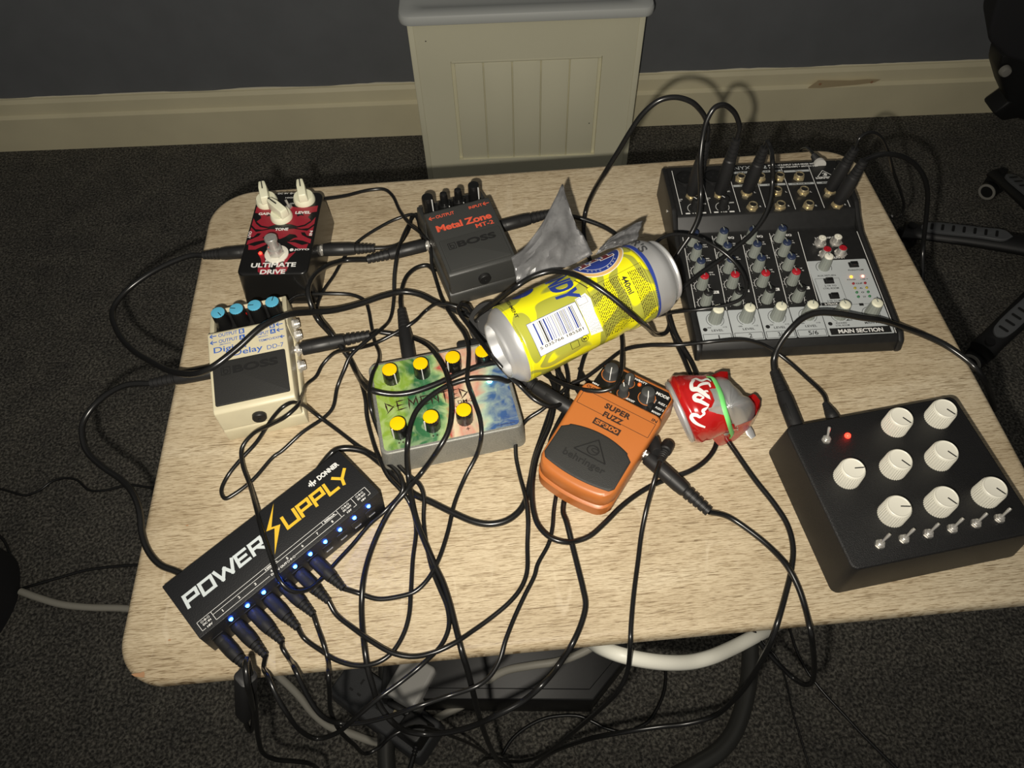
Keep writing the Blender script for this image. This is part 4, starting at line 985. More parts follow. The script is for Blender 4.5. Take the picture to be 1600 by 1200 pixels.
def cut(ph): return 34+5*noise.noise((ph*1.6, 4, 0))+2.5*noise.noise((ph*6, 1, 0))
for i in range(NA+1):
    for k in range(n+1):
        ph = 2*pi*k/n; a = 1+(cut(ph if k < n else 0)-1)*i/NA; r = rr(a, ph); v.append((a, r*cos(ph), r*sin(ph)))
f4 = [[i*(n+1)+k, i*(n+1)+k+1, (i+1)*(n+1)+k+1, (i+1)*(n+1)+k] for i in range(NA) for k in range(n)]; b.add(v, f4, 'coke_red', CB)
o = b.build('red_wall', t, recalc=False, angle=50); md = o.modifiers.new('th', 'SOLIDIFY'); md.thickness = .0004
# white script lettering: brush strokes laid on the wall where they are printed
from mathutils.bvhtree import BVHTree
_bv = BVHTree.FromPolygons([Vector((CB @ Vector(p))) for p in v], f4, all_triangles=False)
b = MB(); og = Vector((RM.x, RM.y, 0))
def brush(pts, wid, taper=.45):
    q = catmull([(1000+x/6.667, 560+y/6.667, 0) for x, y in pts], 8); vv = []; ff = []; n_ = 0
    for i, p in enumerate(q):
        d = (q[min(i+1, len(q)-1)]-q[max(i-1, 0)]).normalized(); s = Vector((-d.y, d.x, 0)); w_ = 1.35*wid/6.667*(taper+(1-taper)*sin(pi*i/(len(q)-1)))
        row = []
        for sg in (-1, 0, 1):
            c_ = p+s*sg*w_/2; dr_ = ray(c_.x, c_.y).normalized(); hit = _bv.ray_cast((C0-og)*1000, dr_)
            if hit[0] is None: break
            row.append(tuple(hit[0]-dr_*.5))
        if len(row) < 3:
            n_ = 0; continue
        vv += row; n_ += 1; j_ = len(vv)-3
        if n_ > 1: ff += [[j_-3, j_-2, j_+1, j_], [j_-2, j_-1, j_+2, j_+1]]
    if ff: b.add(vv, ff, 'white_print')
for pts, w_ in (([(680, 718), (610, 690), (560, 655), (534, 612), (548, 590), (590, 592), (622, 610), (642, 600)], 30), ([(745, 500), (700, 520), (655, 545), (668, 575), (640, 604)], 24),
                ([(645, 392), (600, 376), (565, 398), (575, 428), (625, 446), (690, 478), (745, 505)], 32), ([(640, 388), (660, 408), (628, 428)], 16),
                ([(566, 222), (536, 262), (545, 318), (600, 322), (650, 352), (700, 392), (745, 420)], 36), ([(590, 318), (620, 280), (665, 262), (715, 262), (735, 300)], 22),
                ([(535, 228), (580, 212), (640, 232), (700, 215), (740, 240)], 16), ([(640, 350), (690, 340), (740, 350)], 14)):
    brush(pts, w_)
b.build('white_lettering', t, recalc=False)
# folded over silver part
outl = [(1104, 606), (1110, 590), (1122, 587), (1133, 590), (1140, 598), (1152, 612), (1163, 624), (1176, 631), (1182, 640), (1181, 652), (1175, 664), (1168, 672), (1158, 676), (1146, 681), (1132, 684), (1118, 676), (1104, 662), (1099, 646), (1106, 638), (1111, 626)]
zs_ = [60, 54, 44, 36, 30, 26, 24, 22, 20, 18, 16, 15, 15, 14, 18, 30, 42, 54, 62, 64]
ctr = atz(1141, 636, .066); rings_ = []
op = [atz(x, y, z*.001) for (x, y), z in zip(outl, zs_)]
NR = 10; m_ = 60
ol = []
for k in range(m_):
    u = k/m_*len(op); i = int(u); ol.append(op[i].lerp(op[(i+1) % len(op)], u-i))
v = []
for j in range(NR+1):
    s = j/NR
    for k in range(m_):
        p = ol[k].lerp(ctr, 1-s); h = (1-s**2.2); p = Vector((p.x, p.y, ol[k].z+(ctr.z-ol[k].z)*h*(1) + .0012*noise.noise((k*.3, s*3, 0))))
        v.append(tuple((p-Vector((RM.x, RM.y, 0)))*1000))
f = [[j*m_+k, j*m_+(k+1) % m_, (j+1)*m_+(k+1) % m_, (j+1)*m_+k] for j in range(NR) for k in range(m_)]
b = MB(); b.add(v, f, 'aluminium'); o = b.build('silver_fold', t, recalc=False, angle=60); md = o.modifiers.new('th', 'SOLIDIFY'); md.thickness = .0006
b = MB(); v = []
for k in range(m_):
    p = ol[k]; q = ol[k].lerp(ctr, .16 if k*len(op)/m_ > 12.5 or 3 < k*len(op)/m_ < 6.5 else .02)
    v += [tuple((p-Vector((RM.x, RM.y, -.0006)))*1000), tuple((Vector((q.x, q.y, p.z+(ctr.z-p.z)*.30+.0012))-Vector((RM.x, RM.y, 0)))*1000), tuple((Vector((p.x*.7+ctr.x*.3, p.y*.7+ctr.y*.3, max(.002, p.z-.014)))-Vector((RM.x, RM.y, 0)))*1000)]
f = []
for k in range(m_):
    a, c_ = 3*k, 3*((k+1) % m_); f += [[a, c_, c_+1, a+1], [a, a+2, c_+2, c_]]
b.add(v, f, 'coke_red'); b.build('torn_edge', t, recalc=False)
b = MB(); tb = [atz(1168, 668, .014), atz(1172, 676, .012), atz(1177, 684, .010)]
tube(b, [(p-Vector((RM.x, RM.y, 0)))*1000 for p in tb], [3, 3.6, 2.4], 'aluminium', 8, flat=.2); b.build('ring_pull', t)
# rubber band round it
bp_ = [(1106, 589, 52), (1113, 590, 58), (1120, 601, 64), (1127, 618, 70), (1132, 638, 71), (1138, 658, 62), (1142, 672, 42), (1144, 680, 20), (1138, 684, 7), (1126, 682, 10), (1120, 672, 5), (1110, 640, 3), (1104, 610, 6), (1103, 596, 24)]
pts = catmull([atz(x, y, z*.001) for x, y, z in bp_+bp_[:1]], 6)[:-1]
org = Vector(atz(1125, 640, 0)); b = MB(); tube(b, [(p-org)*1000 for p in pts], 2.3, 'band_green', 8, closed=True, flat=.35)
o = b.build('rubber_band'); o.location = org; tag(o, 'bright green rubber band stretched round the crushed red can', 'rubber band')

# ================================================================== leads
FRM = {'UD': (.0995, .4237, -4.36), 'DD7': (.0872, .2681, 9.49), 'MT2': (.2832, .4058, 15.33), 'DM2': (.2557, .2137, 8.15), 'PS': (.1213, .0916, 39.52), 'SF': (.392, .165, -37.7), 'MIX': (.5919, .3576, -2.33), 'BB': (.6162, .0924, 6.27)}
def lw(n, u, v_, w_):
    x, y, a = FRM[n]; a = radians(a); return Vector((x+(cos(a)*u-sin(a)*v_)*.001, y+(sin(a)*u+cos(a)*v_)*.001, w_*.001))
def pt(q):
    if isinstance(q, Vector): return q
    if len(q) == 3: return atz(q[0], q[1], q[2]*.001)
    return aty(q[0], q[1], q[3]*.001) if q[2] == 'y' else atd(q[0], q[1], q[3])
def align(p0, p1):
    z = (p1-p0).normalized(); x = z.orthogonal().normalized(); y = z.cross(x); return basis(p0, x, y, z)
def plug(parent, org, p0, p1, kind='jack'):       # p0 at the socket, p1 where the lead leaves
    L = (p1-p0).length*1000; mb = MB(); M = align(Vector((0, 0, 0)), p1-p0)
    if kind == 'jack':
        r = 6.6; pr = [(4.9, -1.0), (4.9, 1.0), (r*.93, 1.0), (r, 2), (r, L*.30), (r*.985, L*.52), (r*.93, L*.56), (r*.93, L*.58), (r*.88, L*.62)]
        k = 5; a0 = L*.64
        for i in range(k):
            rr_ = r*(.86-.10*i/k*2.6); st = (L-a0)/k; pr += [(rr_*.84, a0+i*st), (rr_*.84, a0+i*st+st*.22), (rr_, a0+i*st+st*.28), (rr_*.98, a0+i*st+st*.96)]
        pr += [(2.6, L)]; cutn = 8
        lathe(mb, pr[:9], 'plug_rubber', M, n=22)
        for s in (-1, 1): box(mb, -1.8, 1.8, s*r-.3, s*r+.3, L*.16, L*.42, 'black_plastic', .2, M=M)
        lathe(mb, [(3.1, -8), (3.1, 0)], 'chrome', M, n=14)
    else:
        r = 5.4; pr = [(r*.96, 0), (r, .8), (r, L*.12)]
        for i in range(6): pr += [(r*.96, L*(.14+.04*i)), (r, L*(.16+.04*i))]
        pr += [(r*.96, L*.46), (r*.86, L*.62)]
        for i in range(4): st = L*.095; a = L*.62+i*st; rr_ = r*(.78-.09*i); pr += [(rr_*.84, a), (rr_*.84, a+st*.25), (rr_, a+st*.33), (rr_*.97, a+st*.95)]
        pr += [(2, L)]; cutn = 16
        lathe(mb, pr[:17], 'plug_rubber', M, n=22); lathe(mb, [(2.7, -7), (2.7, 0)], 'gunmetal', M, n=14)
    o = mb.build('plug', parent); o.location = p0-org
    m2 = MB(); lathe(m2, pr[cutn:], 'plug_rubber', M, n=22); m2.build('strain_relief', o); return o
def lead(label, path, r=1.9, plugs=(), mt='cable_rubber', name='cable', group=None, cat='cable', flat=1.0):
    P = [pt(q) for q in path]; org = P[0].copy()
    t = thing(name, label, cat, org, 0, group)
    mb = MB(); tube(mb, [(p-org)*1000 for p in catmull(P, 6)], r, mt, 10, flat=flat); mb.build('lead', t, angle=80)
    for p0, p1, kind in plugs: plug(t, org, pt(p0), pt(p1), kind)
    return t
# fix plugs first: tails are where the leads start
def psplug(k): u = -72.9+14.2*k; return lw('PS', u, -28, 15), lw('PS', u+2.5, -61, 12)
a0, a1 = lw('UD', -38, -8.3, 20), lw('UD', -86, -10.5, 18)
lead('thick guitar lead looping from the red pedal off the table and over the cream pedal',
     [a1, (300, 399, 17), (270, 409, 14), (230, 430, 8), (195, 457, 3), (176, 485, 2), (182, 515, 4), (205, 545, 14), (240, 567, 30), (270, 581, 44), (305, 584, 56), (330, 575, 62), (370, 545, 66), (410, 510, 70), (450, 492, 62), (485, 488, 46), (522, 485, 34), (565, 474, 26), (600, 462, 22), (630, 456, 18), (655, 460, 16), (680, 472, 15), (710, 485, 14), (735, 495, 13), (760, 506, 8)],
     2.9, [(a0, a1, 'jack')])
a0, a1 = lw('DD7', -38, 5, 21), lw('DD7', -98, 9, 18)
lead('guitar lead from the cream pedal\'s left side, curving off the table\'s left edge',
     [a1, (199, 601, 16), (169, 615, 10), (145, 636, 4), (130, 660, 0), (128.5, 681, -2), (136, 705, -4), (160, 729, -2), (190, 750, 2), (208, 771, 6), (218.5, 801, 7), (221.5, 831, 5), (232, 861, 4), (250, 882, 4), (271, 891, 4), lw('PS', -60, 31.5, 4), lw('PS', -20, 32, 4), lw('PS', 30, 32, 4), (519, 707, 6), (530, 702, 8), (547.5, 701, 7), (570, 706, 5), (592.5, 722.5, 4), (610, 737.5, 4), (627, 755, 4), (647.5, 772.5, 4), (672.5, 784, 4), (705, 800, 4), (740, 815, 4), (765, 819, 4), (790, 814, 4), (810, 800, 4), (822, 780, 4), (829, 750, 4), (836, 715, 4), (846, 685, 5), (858, 650, 5), (868, 620, 6), (873, 590, 6), (868, 560, 6)],
     2.8, [(a0, a1, 'jack')])
a0, a1 = lw('UD', 38, -8.3, 20), lw('UD', 91, -5.6, 18)
lead('thin black lead plugged into the right side of the red and black pedal',
     [a1, (605, 387, 16), (622, 382, 14), (634, 368, 10), (641, 352, 7), (644, 338, 4), (652, 335, 3), lw('MT2', -37, 33, 3)], 1.9, [(a0, a1, 'jack')])
a0, a1 = psplug(6)
lead('thin power lead from behind the red pedal, winding past the dark grey pedal',
     [(497, 312, 22), (507.5, 311, 18), (540, 306, 10), (575, 297.5, 4), (600, 296, 3), (612.5, 305, 3), (625, 330, 5), (640, 350, 12), (660, 367, 24), (672, 385, 22), (675, 415, 14), (682, 440, 8), (692, 470, 14), (710, 500, 24), (727, 525, 38), (732, 545, 40), (731, 575, 42), (730, 595, 42), (740, 625, 40), (750, 655, 38), (752, 680, 34), (745, 710, 16), (727, 745, 6), (710, 787, 3), (700, 830, 3), (685, 875, 5), (667, 907, 6), (647, 925, 5), (620, 933, 4), (590, 936, 4), (560, 927, 6), a1], 1.9, [(a0, a1, 'dc')])
a0, a1 = lw('MT2', -38, 12, 21), lw('MT2', -100, 17, 18)
lead('guitar lead from the dark grey pedal\'s left side, sweeping down across the painted pedal',
     [a1, (540, 407, 16), (525, 411, 22), (509, 417, 32), (488, 434, 44), (481, 455, 45), (486, 477, 38), (497, 500, 24), (515, 520, 20), (535, 545, 18), (547, 562, 10), (557, 582, 12), (568, 600, 32), (580, 610, 40), (610, 616, 37), (640, 614, 36), (677, 602, 36), (715, 585, 36), (752, 571, 36), (782, 565, 33), (805, 562, 20), (830, 562, 8)],
     2.6, [(a0, a1, 'jack')])
a0, a1 = lw('SF', -37, 6, 21), lw('SF', -100, 9, 26)
lead('guitar lead from the orange pedal\'s left side, arching over the painted pedal',
     [a1, (795, 596, 30), (780, 592, 36), (765, 591, 38), (735, 592, 37), (702, 602, 36), (672, 620, 36), (652, 640, 36), (642, 662, 36), (637, 692, 35), (636, 718, 22), (638, 745, 10), (642, 775, 10), (650, 812, 9), (665, 850, 8), (680, 885, 5), (692, 910, 4), (702, 940, 4), (712, 980, 4), (717, 1000, 5), (722, 1020, 3), (730, 1045, 'y', -8), (740, 1085, 'y', -20), (752, 1130, 'y', -26), (765, 1165, 'y', -30), (780, 1190, 'y', -25), (800, 1206, 'y', -15)],
     2.4, [(a0, a1, 'jack')])
a0, a1 = lw('DD7', 39, 10, 21), lw('DD7', 103, 12.5, 17)
lead('guitar lead from the cream pedal\'s right side, crossing the painted pedal',
     [a1, (588, 518, 12), (600, 520, 10), (635, 525, 8), (665, 537, 22), (682, 555, 38), (695, 577, 40), (702, 600, 44), (705, 620, 42), (705, 650, 40), (700, 675, 38), (685, 702, 32), (660, 737, 10), (635, 767, 12), (610, 797, 6), (590, 835, 4), (575, 875, 4), (567, 912, 8), (565, 945, 4), (566, 975, 4), (570, 1015, 8), (575, 1045, 2), (582, 1070, 'y', -14), (592, 1100, 'y', -24), (610, 1125, 'y', -34), (635, 1142, 'y', -38), (665, 1147, 'y', -40), (702, 1144, 'y', -42), (740, 1134, 'y', -42), (777, 1117, 'y', -40), (815, 1097, 'y', -34), (847, 1070, 'y', -26), (872, 1040, 'y', -12), (893, 1008, 4), (908, 975, 4), (915, 945, 4), (911, 920, 4), (905, 895, 4), (895, 855, 4), (885, 815, 7), (880, 800, 3), (882, 780, 2.2), (895, 740, 2.2)],
     2.3, [(a0, a1, 'jack')])
# thin strands between the can and the orange pedal
lead('thin black cable draped across the knobs at the back of the orange pedal', [(838, 572, 8), (855, 587, 16), (885, 602, 30), (912, 609, 40), (940, 611, 44), (960, 604, 46), (969, 585, 42), (972, 555, 26), (972, 530, 14), (968, 505, 8), (960, 480, 6)], 2.1)
lead('short black strand running out under the can to the orange pedal corner', [(905, 575, 3), (915, 592, 3), (925, 600, 3), (935, 605, 2.2)], 1.9)
lead('black cable crossing under the yellow can between the painted and orange pedals', [(850, 540, 4), (866, 570, 10), (882, 600, 12), (886, 630, 10), (870, 665, 9), (860, 690, 8), (862, 720, 3), lw('SF', -30, -10, 2.2)], 2.1)
lead('black strand hanging under the can beside the orange pedal', [(930, 520, 4), (912, 560, 5), (905, 590, 5), (902, 610, 4), lw('SF', -15, 30, 2.2)], 2.1)
a0, a1 = psplug(5)
lead('thin power lead from the black box with white knobs to the power supply',
     [lw('BB', -19, 86, 18), (1287, 617, 14), (1260, 590, 9), (1232, 565, 8), (1205, 545, 12), (1180, 534, 20), (1155, 530, 24), (1110, 534, 22), (1060, 539, 12), (1010, 540, 12), (975, 547, 16), (945, 568, 20), (915, 590, 18), (890, 602, 16), (870, 620, 14), (847, 640, 10), (822, 657, 5), (808, 682, 4), (806, 710, 3), (812, 742, 3), (822, 782, 10), (825, 812, 8), (824, 850, 4), (823, 895, 4), (813, 920, 4), (795, 942, 4), (765, 967, 4), (737, 987, 6), (710, 1005, 10), (677, 1020, 10), (645, 1026, 9), (615, 1021, 10), (580, 1002, 10), (552, 982, 8), (525, 960, 8), a1], 1.85,
     [(a0, a1, 'dc'), (lw('BB', -20, 66, 20), lw('BB', -19, 90, 18), 'dc')])
a0, a1 = psplug(1)
lead('thin power lead from the leftmost lit socket, drooping below the table, to the cream pedal',
     [a1, (412, 1042, 4), (419, 1058, 'y', -10), (432, 1087, 'y', -22), (450, 1117, 'y', -32), (470, 1142, 'y', -38), (495, 1154, 'y', -40), (525, 1146, 'y', -40), (555, 1122, 'y', -36), (590, 1092, 'y', -28), (627, 1065, 'y', -18), (660, 1038, 'y', -8), (690, 1007, 6), (701, 980, 5), (699, 950, 4), (687, 920, 4), (677, 895, 4), (668, 860, 3), (662, 812, 3), (662, 775, 8), (655, 757, 10), (637, 742, 10), (615, 717, 10), (600, 695, 8), (588, 665, 26), (580, 640, 40), (577, 612, 42), (582, 585, 38), (591, 566, 26), (592, 550, 10), (585, 532, 5), (580, 507, 4), (576, 485, 4), (570, 470, 4), (550, 461, 4), (515, 459, 8), (485, 460, 14), (462, 464, 20), lw('DD7', 30, 66, 24)], 1.8, [(a0, a1, 'dc')])
a0, a1 = psplug(2)
lead('thin power lead from the second lit socket, dipping below the table, under the orange pedal',
     [a1, (441, 1012, 7), (452, 1030, 5), (462, 1048, 'y', -8), (485, 1095, 'y', -24), (505, 1120, 'y', -32), (530, 1130, 'y', -34), (560, 1130, 'y', -36), (602, 1121, 'y', -36), (652, 1104, 'y', -34), (702, 1087, 'y', -28), (745, 1072, 'y', -24), (765, 1057, 'y', -18), (780, 1033, 'y', -8), (790, 1000, 5), (805, 962, 4), (820, 930, 4), (835, 900, 4), (840, 882, 4), (857, 850, 4), (863, 825, 4), (865, 800, 2.5), (867, 785, 2.2), (873, 750, 2.2)], 1.8, [(a0, a1, 'dc')])
a0, a1 = psplug(3)
lead('thin power lead from the third lit socket, curling along the table\'s front edge',
     [a1, (475, 997, 5), (502, 1017, 4), (527, 1032, 4), (560, 1040, 4), (590, 1035, 5), (612, 1020, 5), (630, 992, 4), (639, 962, 4), (642, 925, 4), (645, 875, 3), (650, 825, 3), (642, 790, 3), (627, 767, 10), (607, 745, 12), (592, 715, 10), (583, 690, 8), (573, 650, 10), (571, 625, 14), (563, 595, 12), (552, 572, 8), (535, 545, 14), (515, 517, 26), (501, 497, 16), (496, 478, 8), (505, 455, 4), (522, 430, 3), (535, 407, 3), (543, 395, 3), (560, 377, 3), (590, 357, 3), (620, 342, 4), (647, 336, 8), lw('MT2', -37, 38, 10)], 1.8, [(a0, a1, 'dc')])
a0, a1 = psplug(4)
lead('thin power lead from the fourth lit socket, falling straight down past the table front',
     [a1, (495, 977, 7), (505, 1005, 8), (512, 1030, 4), (513, 1055, 'y', -10), (515, 1080, 'y', -16), (517, 1112, 'y', -22), (530, 1140, 'y', -30), (552, 1162, 'y', -34), (575, 1177, 'y', -34), (592, 1168, 'y', -30), (612, 1150, 'y', -24), (640, 1137, 'y', -18), (680, 1140, 'y', -10), (705, 1150, 'y', 0), (740, 1165, 'y', 10), (775, 1190, 'y', 20)], 1.8, [(a0, a1, 'dc')])
a0, a1 = psplug(0)
t = lead('black adaptor lead with a ferrite block hanging off the front left table edge',
     [a1, (379, 1048, 4), (383, 1062, 'y', -8), (385, 1085, 'y', -16), (384, 1112, 'y', -20), (386, 1135, 'y', -22), (392, 1142, 'y', -22), (396, 1125, 'y', -21), (393, 1095, 'y', -26), (386, 1065, 'y', -24), (384, 1042, 'y', -16), (386, 1030, 'y', -9), (390, 1045, 'y', -13), (396, 1075, 'y', -18), (400, 1115, 'y', -24), (404, 1155, 'y', -30), (413, 1178, 'y', -34), (432, 1187, 'y', -36), (455, 1189, 'y', -36), (480, 1192, 'y', -36), (495, 1200, 'y', -34), (503, 1215, 'y', -30)], 2.0, [(a0, a1, 'dc')])
p0, p1 = aty(384, 1056, -.016), aty(384, 1114, -.020)
mb = MB(); M = align(Vector((0, 0, 0)), p1-p0); L = (p1-p0).length*1000
rbox(mb, 13, 13, 13, 13, 0, L, 4, 1.5, 'plug_rubber', M, bev0=1.5); o = mb.build('ferrite_block', t); o.location = p0-Vector(t.location)
t = lead('thin black cable with a long narrow loop between the cream pedal and the power supply',
     [(648, 335, 5), (642, 345, 6), (630, 368, 18), (620, 400, 30), (616, 430, 22), (615, 470, 10), (610, 497, 8), (595, 515, 20), (570, 535, 24), (547, 557, 22), (538, 577, 16), (527, 605, 6), (520, 637, 4), (507, 652, 4), (472, 676, 8), (440, 705, 4), (427, 714, 3), (395, 750, 3), (365, 773, 3), (352, 779, 3), (346, 767, 3), (355, 745, 4), (377, 717, 10), (400, 692, 16), (416, 668, 28), (430, 648, 40), (442, 636, 46), (455, 629, 44), (474, 633, 26), (497, 650, 8), (527, 672, 4), (560, 697, 4), (585, 712, 8), (615, 732, 14), (627, 750, 16), (629, 766, 14), (605, 795, 5), (577, 820, 4), (552, 850, 4), (527, 877, 7), (502, 905, 16), (480, 922, 24), (455, 923, 32), (438, 908, 38), (425, 875, 38), (410, 832, 38), (399, 790, 30), (390, 757, 16), (379, 725, 15), (378, 700, 18), (395, 678, 24), (422, 664, 36), (446, 651, 48), (463, 636, 48), (472, 618, 28), (480, 600, 8), (494, 588, 4), (504, 570, 4), (522, 552, 10), (552, 546, 24), (585, 537, 12), (615, 522, 14), (647, 503, 20), (665, 486, 12), (682, 475, 20), (705, 477, 22), (725, 484, 18), (742, 492, 10), (756, 500, 5)], 1.8)
a0, a1 = lw('DM2', -24, 51, 15), lw('DM2', -22.3, 119, 14)
lead('guitar lead with its plug standing upright in the back of the painted pedal', [a1, (626, 470, 12), (628, 452, 8), (637, 430, 4), (652, 418, 3), (668, 415, 3), lw('MT2', -37.5, -10, 3)], 2.4, [(a0, a1, 'jack')])
# small right-angled plug behind the painted pedal
org = lw('DM2', 31, 51, 14); t = thing('power_plug', 'small right-angled black plug in the back of the painted pedal', 'plug', org, 8.15)
b = MB(); lathe(b, [(4.5, 0), (4.5, 6), (4, 7)], 'plug_rubber', RX(-90), n=18); box(b, -9, 16, 5, 13, -5, 5, 'plug_rubber', 1.6)
for i in range(6): box(b, 16+i*2.6, 17.6+i*2.6, 5.5+.1*i, 12.5-.1*i, -3.6, 3.6, 'plug_rubber', .3)
box(b, 16, 32, 7, 11, -2, 2, 'plug_rubber'); b.build('plug_body', t)
b = MB(); tube(b, [(31, 9, 0), (40, 11, -4), (50, 18, -9), (56, 30, -11)], 1.8, 'cable_rubber'); b.build('lead', t)
lead('thin black cable hooked near the dark grey pedal, crossing the yellow can\'s end',
     [(736, 486, 30), (730, 478, 36), (721, 476, 40), (716, 482, 44), (719, 491, 48), (727, 502, 50), (750, 532, 56), (772, 561, 62), (790, 581, 56), (812, 602, 44), (835, 624, 40), (858, 635, 34), (876, 631, 26), (886, 610, 16), (887, 585, 8), (882, 562, 6)], 2.0)
# round black cap behind the can
p = atz(768, 508, .020); t = thing('rubber_disc', 'round black rubber disc half hidden behind the end of the yellow can', 'disc', (p.x, p.y, 0))
b = MB(); lathe(b, [(20, -9), (21.5, -8), (21.5, 6), (20.5, 8), (12, 8.6), (11.6, 9.2), (.02, 9.6)], 'black_plastic', T(0, 0, 21) @ RX(32) @ RY(-12), n=48); b.build('disc', t)
# over the can and into the mixer
def mplug(px, py, u, v_, r=0):
    q = S2L(u, v_); p1 = aty(px, py, q.y); return q, p1
def S2L(u, v_): return lw('MIX', u, v_, 42)
a0, a1 = mplug(1195, 230, -14.9, 72.5)
lead('guitar lead from the mixer\'s third plug, looping over the yellow can',
     [a1, (1199, 222, 'y', a0.y*1000-2), (1204, 232, 'y', a0.y*1000-10), (1207, 255, 108), (1207, 280, 92), (1205, 305, 82), (1195, 337, 70), (1175, 365, 60), (1150, 387, 54), (1120, 410, 50), (1095, 427, 47), (1065, 452, 44), (1047, 470, 36), (1042, 482, 22), (1045, 495, 10), (1046, 508, 6), (1040, 520, 5), (1028, 523, 'd', .71), (1010, 510, 'd', .635), (986, 490, 'd', .601), (955, 464, 'd', .596), (921, 441, 'd', .597), (893, 428, 'd', .608), (862, 424, 'd', .622), (831, 433, 'd', .624), (808, 447, 'd', .622), (786, 463, 'd', .64), (766, 478, 'd', .655), (750, 490, 'd', .67), (744, 500, 30), (752, 510, 10)], 2.3, [(a0, a1, 'jack')])
a0, a1 = mplug(1151, 217, -43.4, 71.4)
lead('guitar lead from the mixer\'s second plug, arching high then down past the yellow can',
     [a1, (1155, 200, 'y', 432), (1151, 182, 'y', 430), (1143, 171, 'y', 428), (1131, 164, 'y', 425), (1117, 168, 'y', 422), (1105, 187, 'y', 418), (1098, 215, 'y', 412), (1094, 255, 'y', 400), (1095, 300, 80), (1092, 337, 66), (1080, 365, 54), (1062, 392, 40), (1047, 418, 26), (1038, 442, 12), (1030, 462, 6)], 2.5, [(a0, a1, 'jack')])
a0, a1 = mplug(1104, 220, -72.6, 71.8)
lead('guitar lead from the mixer\'s leftmost plug, making the widest arch',
     [a1, (1106, 205, 'y', 430), (1103, 187, 'y', 430), (1095, 173, 'y', 430), (1080, 159, 'y', 430), (1055, 152, 'y', 430), (1030, 157, 'y', 430), (1005, 177, 'y', 430), (985, 205, 'y', 430), (967, 235, 'y', 430), (947, 267, 'y', 430), (927, 300, 40), (915, 330, 10), (912, 355, 4), (914, 375, 3), (918, 395, 3), (925, 415, 3)], 2.5, [(a0, a1, 'jack')])
a0, a1 = mplug(1336, 232, 71.8, 69.5)
lead('thin black lead from the upper main output plug, drooping behind the right table edge',
     [a1, (1343, 216, 'y', 425), (1358, 207, 'y', 430), (1374, 212, 'y', 432), (1386, 233, 'y', 434), (1395, 265, 'y', 440), (1402, 285, 'y', 460), (1408, 302, 'y', 480), (1412, 325, 'y', 500), (1408, 336, 'y', 500), (1400, 341, 'y', 490), (1393, 338, 'y', 470)], 1.7, [(a0, a1, 'jack')])
a0, a1 = mplug(1350, 251, 73.5, 49.2)
lead('thick lead from the lower main output plug, arching past the right table edge',
     [a1, (1361, 246, 'y', 408), (1378, 241, 'y', 412), (1399, 242, 'y', 415), (1421, 250, 'y', 420), (1440, 269, 'y', 425), (1449, 297, 'y', 430), (1448, 331, 'y', 432), (1445, 359, 'y', 430), (1442, 390, 'y', 425), (1441, 430, 'y', 400), (1441, 470, 'y', 370)], 2.6, [(a0, a1, 'jack')])
p0 = aty(1279, 254, .47); p1 = aty(1264, 233, .50)
t = thing('power_plug', 'mixer power plug and cord standing up behind the mixer', 'plug', p0)
b = MB(); M = align(Vector((0, 0, 0)), (p1-p0)); lathe(b, [(6, -6), (6.4, -4), (6.2, -1), (5.2, 0)], 'adapter_white', M, n=20)
pr = [(5.2, 0)]
for i in range(4): pr += [(4.9-.4*i, 1+i*3.4), (3.9-.4*i, 1.6+i*3.4), (3.9-.4*i, 3+i*3.4), (4.8-.4*i, 4+i*3.4)]
lathe(b, pr, 'plug_rubber', M, n=18); b.build('plug_body', t)
b = MB(); q = [aty(x, y, .5+k*.012) for k, (x, y) in enumerate(((1272, 243), (1267, 236), (1261, 232), (1254, 233), (1250, 240), (1249, 252)))]
tube(b, [(x-p0)*1000 for x in catmull(q, 5)], 1.9, 'cable_rubber'); b.build('lead', t)
a0, a1 = lw('MT2', 38, 10, 21), lw('MT2', 98, 9.5, 20)
lead('guitar lead from the dark grey pedal\'s right side, passing behind the foil flaps',
     [a1, (862, 336, 14), (882, 337, 10), (902, 340, 7), (930, 349, 5), (948, 357, 4), (965, 368, 4), (985, 384, 4), (1000, 400, 4), (1010, 420, 4)], 2.5, [(a0, a1, 'jack')])
lead('thin black cable arching over the left mixer knobs and back to the can end',
     [(1012, 410, 50), (1018, 392, 62), (1025, 379, 68), (1038, 370, 70), (1055, 366, 70), (1085, 370, 66), (1120, 387, 58), (1145, 407, 52), (1160, 427, 48), (1166, 447, 46), (1160, 465, 42), (1137, 476, 38), (1090, 484, 32), (1060, 487, 24), (1042, 490, 14), (1028, 493, 8), (1010, 492, 6)], 1.7)
lead('black lead through the red can, looping back under the orange pedal\'s right plug',
     [(1036, 455, 8), (1041, 480, 6), (1047, 508, 4), (1055, 532, 4), (1068, 560, 4), (1080, 590, 8), (1098, 632, 14), (1112, 665, 8), (1120, 682, 4), (1117, 700, 3), (1102, 720, 3), (1078, 736, 3), (1050, 746, 3), (1022, 757, 3), (996, 772, 3), (970, 792, 3), (945, 817, 3), (922, 837, 3), (902, 845, 3), (882, 847, 8), (860, 840, 9), (842, 822, 8), (834, 800, 8), (831, 762, 9), (836, 722, 9), (845, 695, 10), (857, 668, 12), (864, 640, 14), (866, 605, 14), (857, 585, 12), (846, 568, 8)], 2.3)
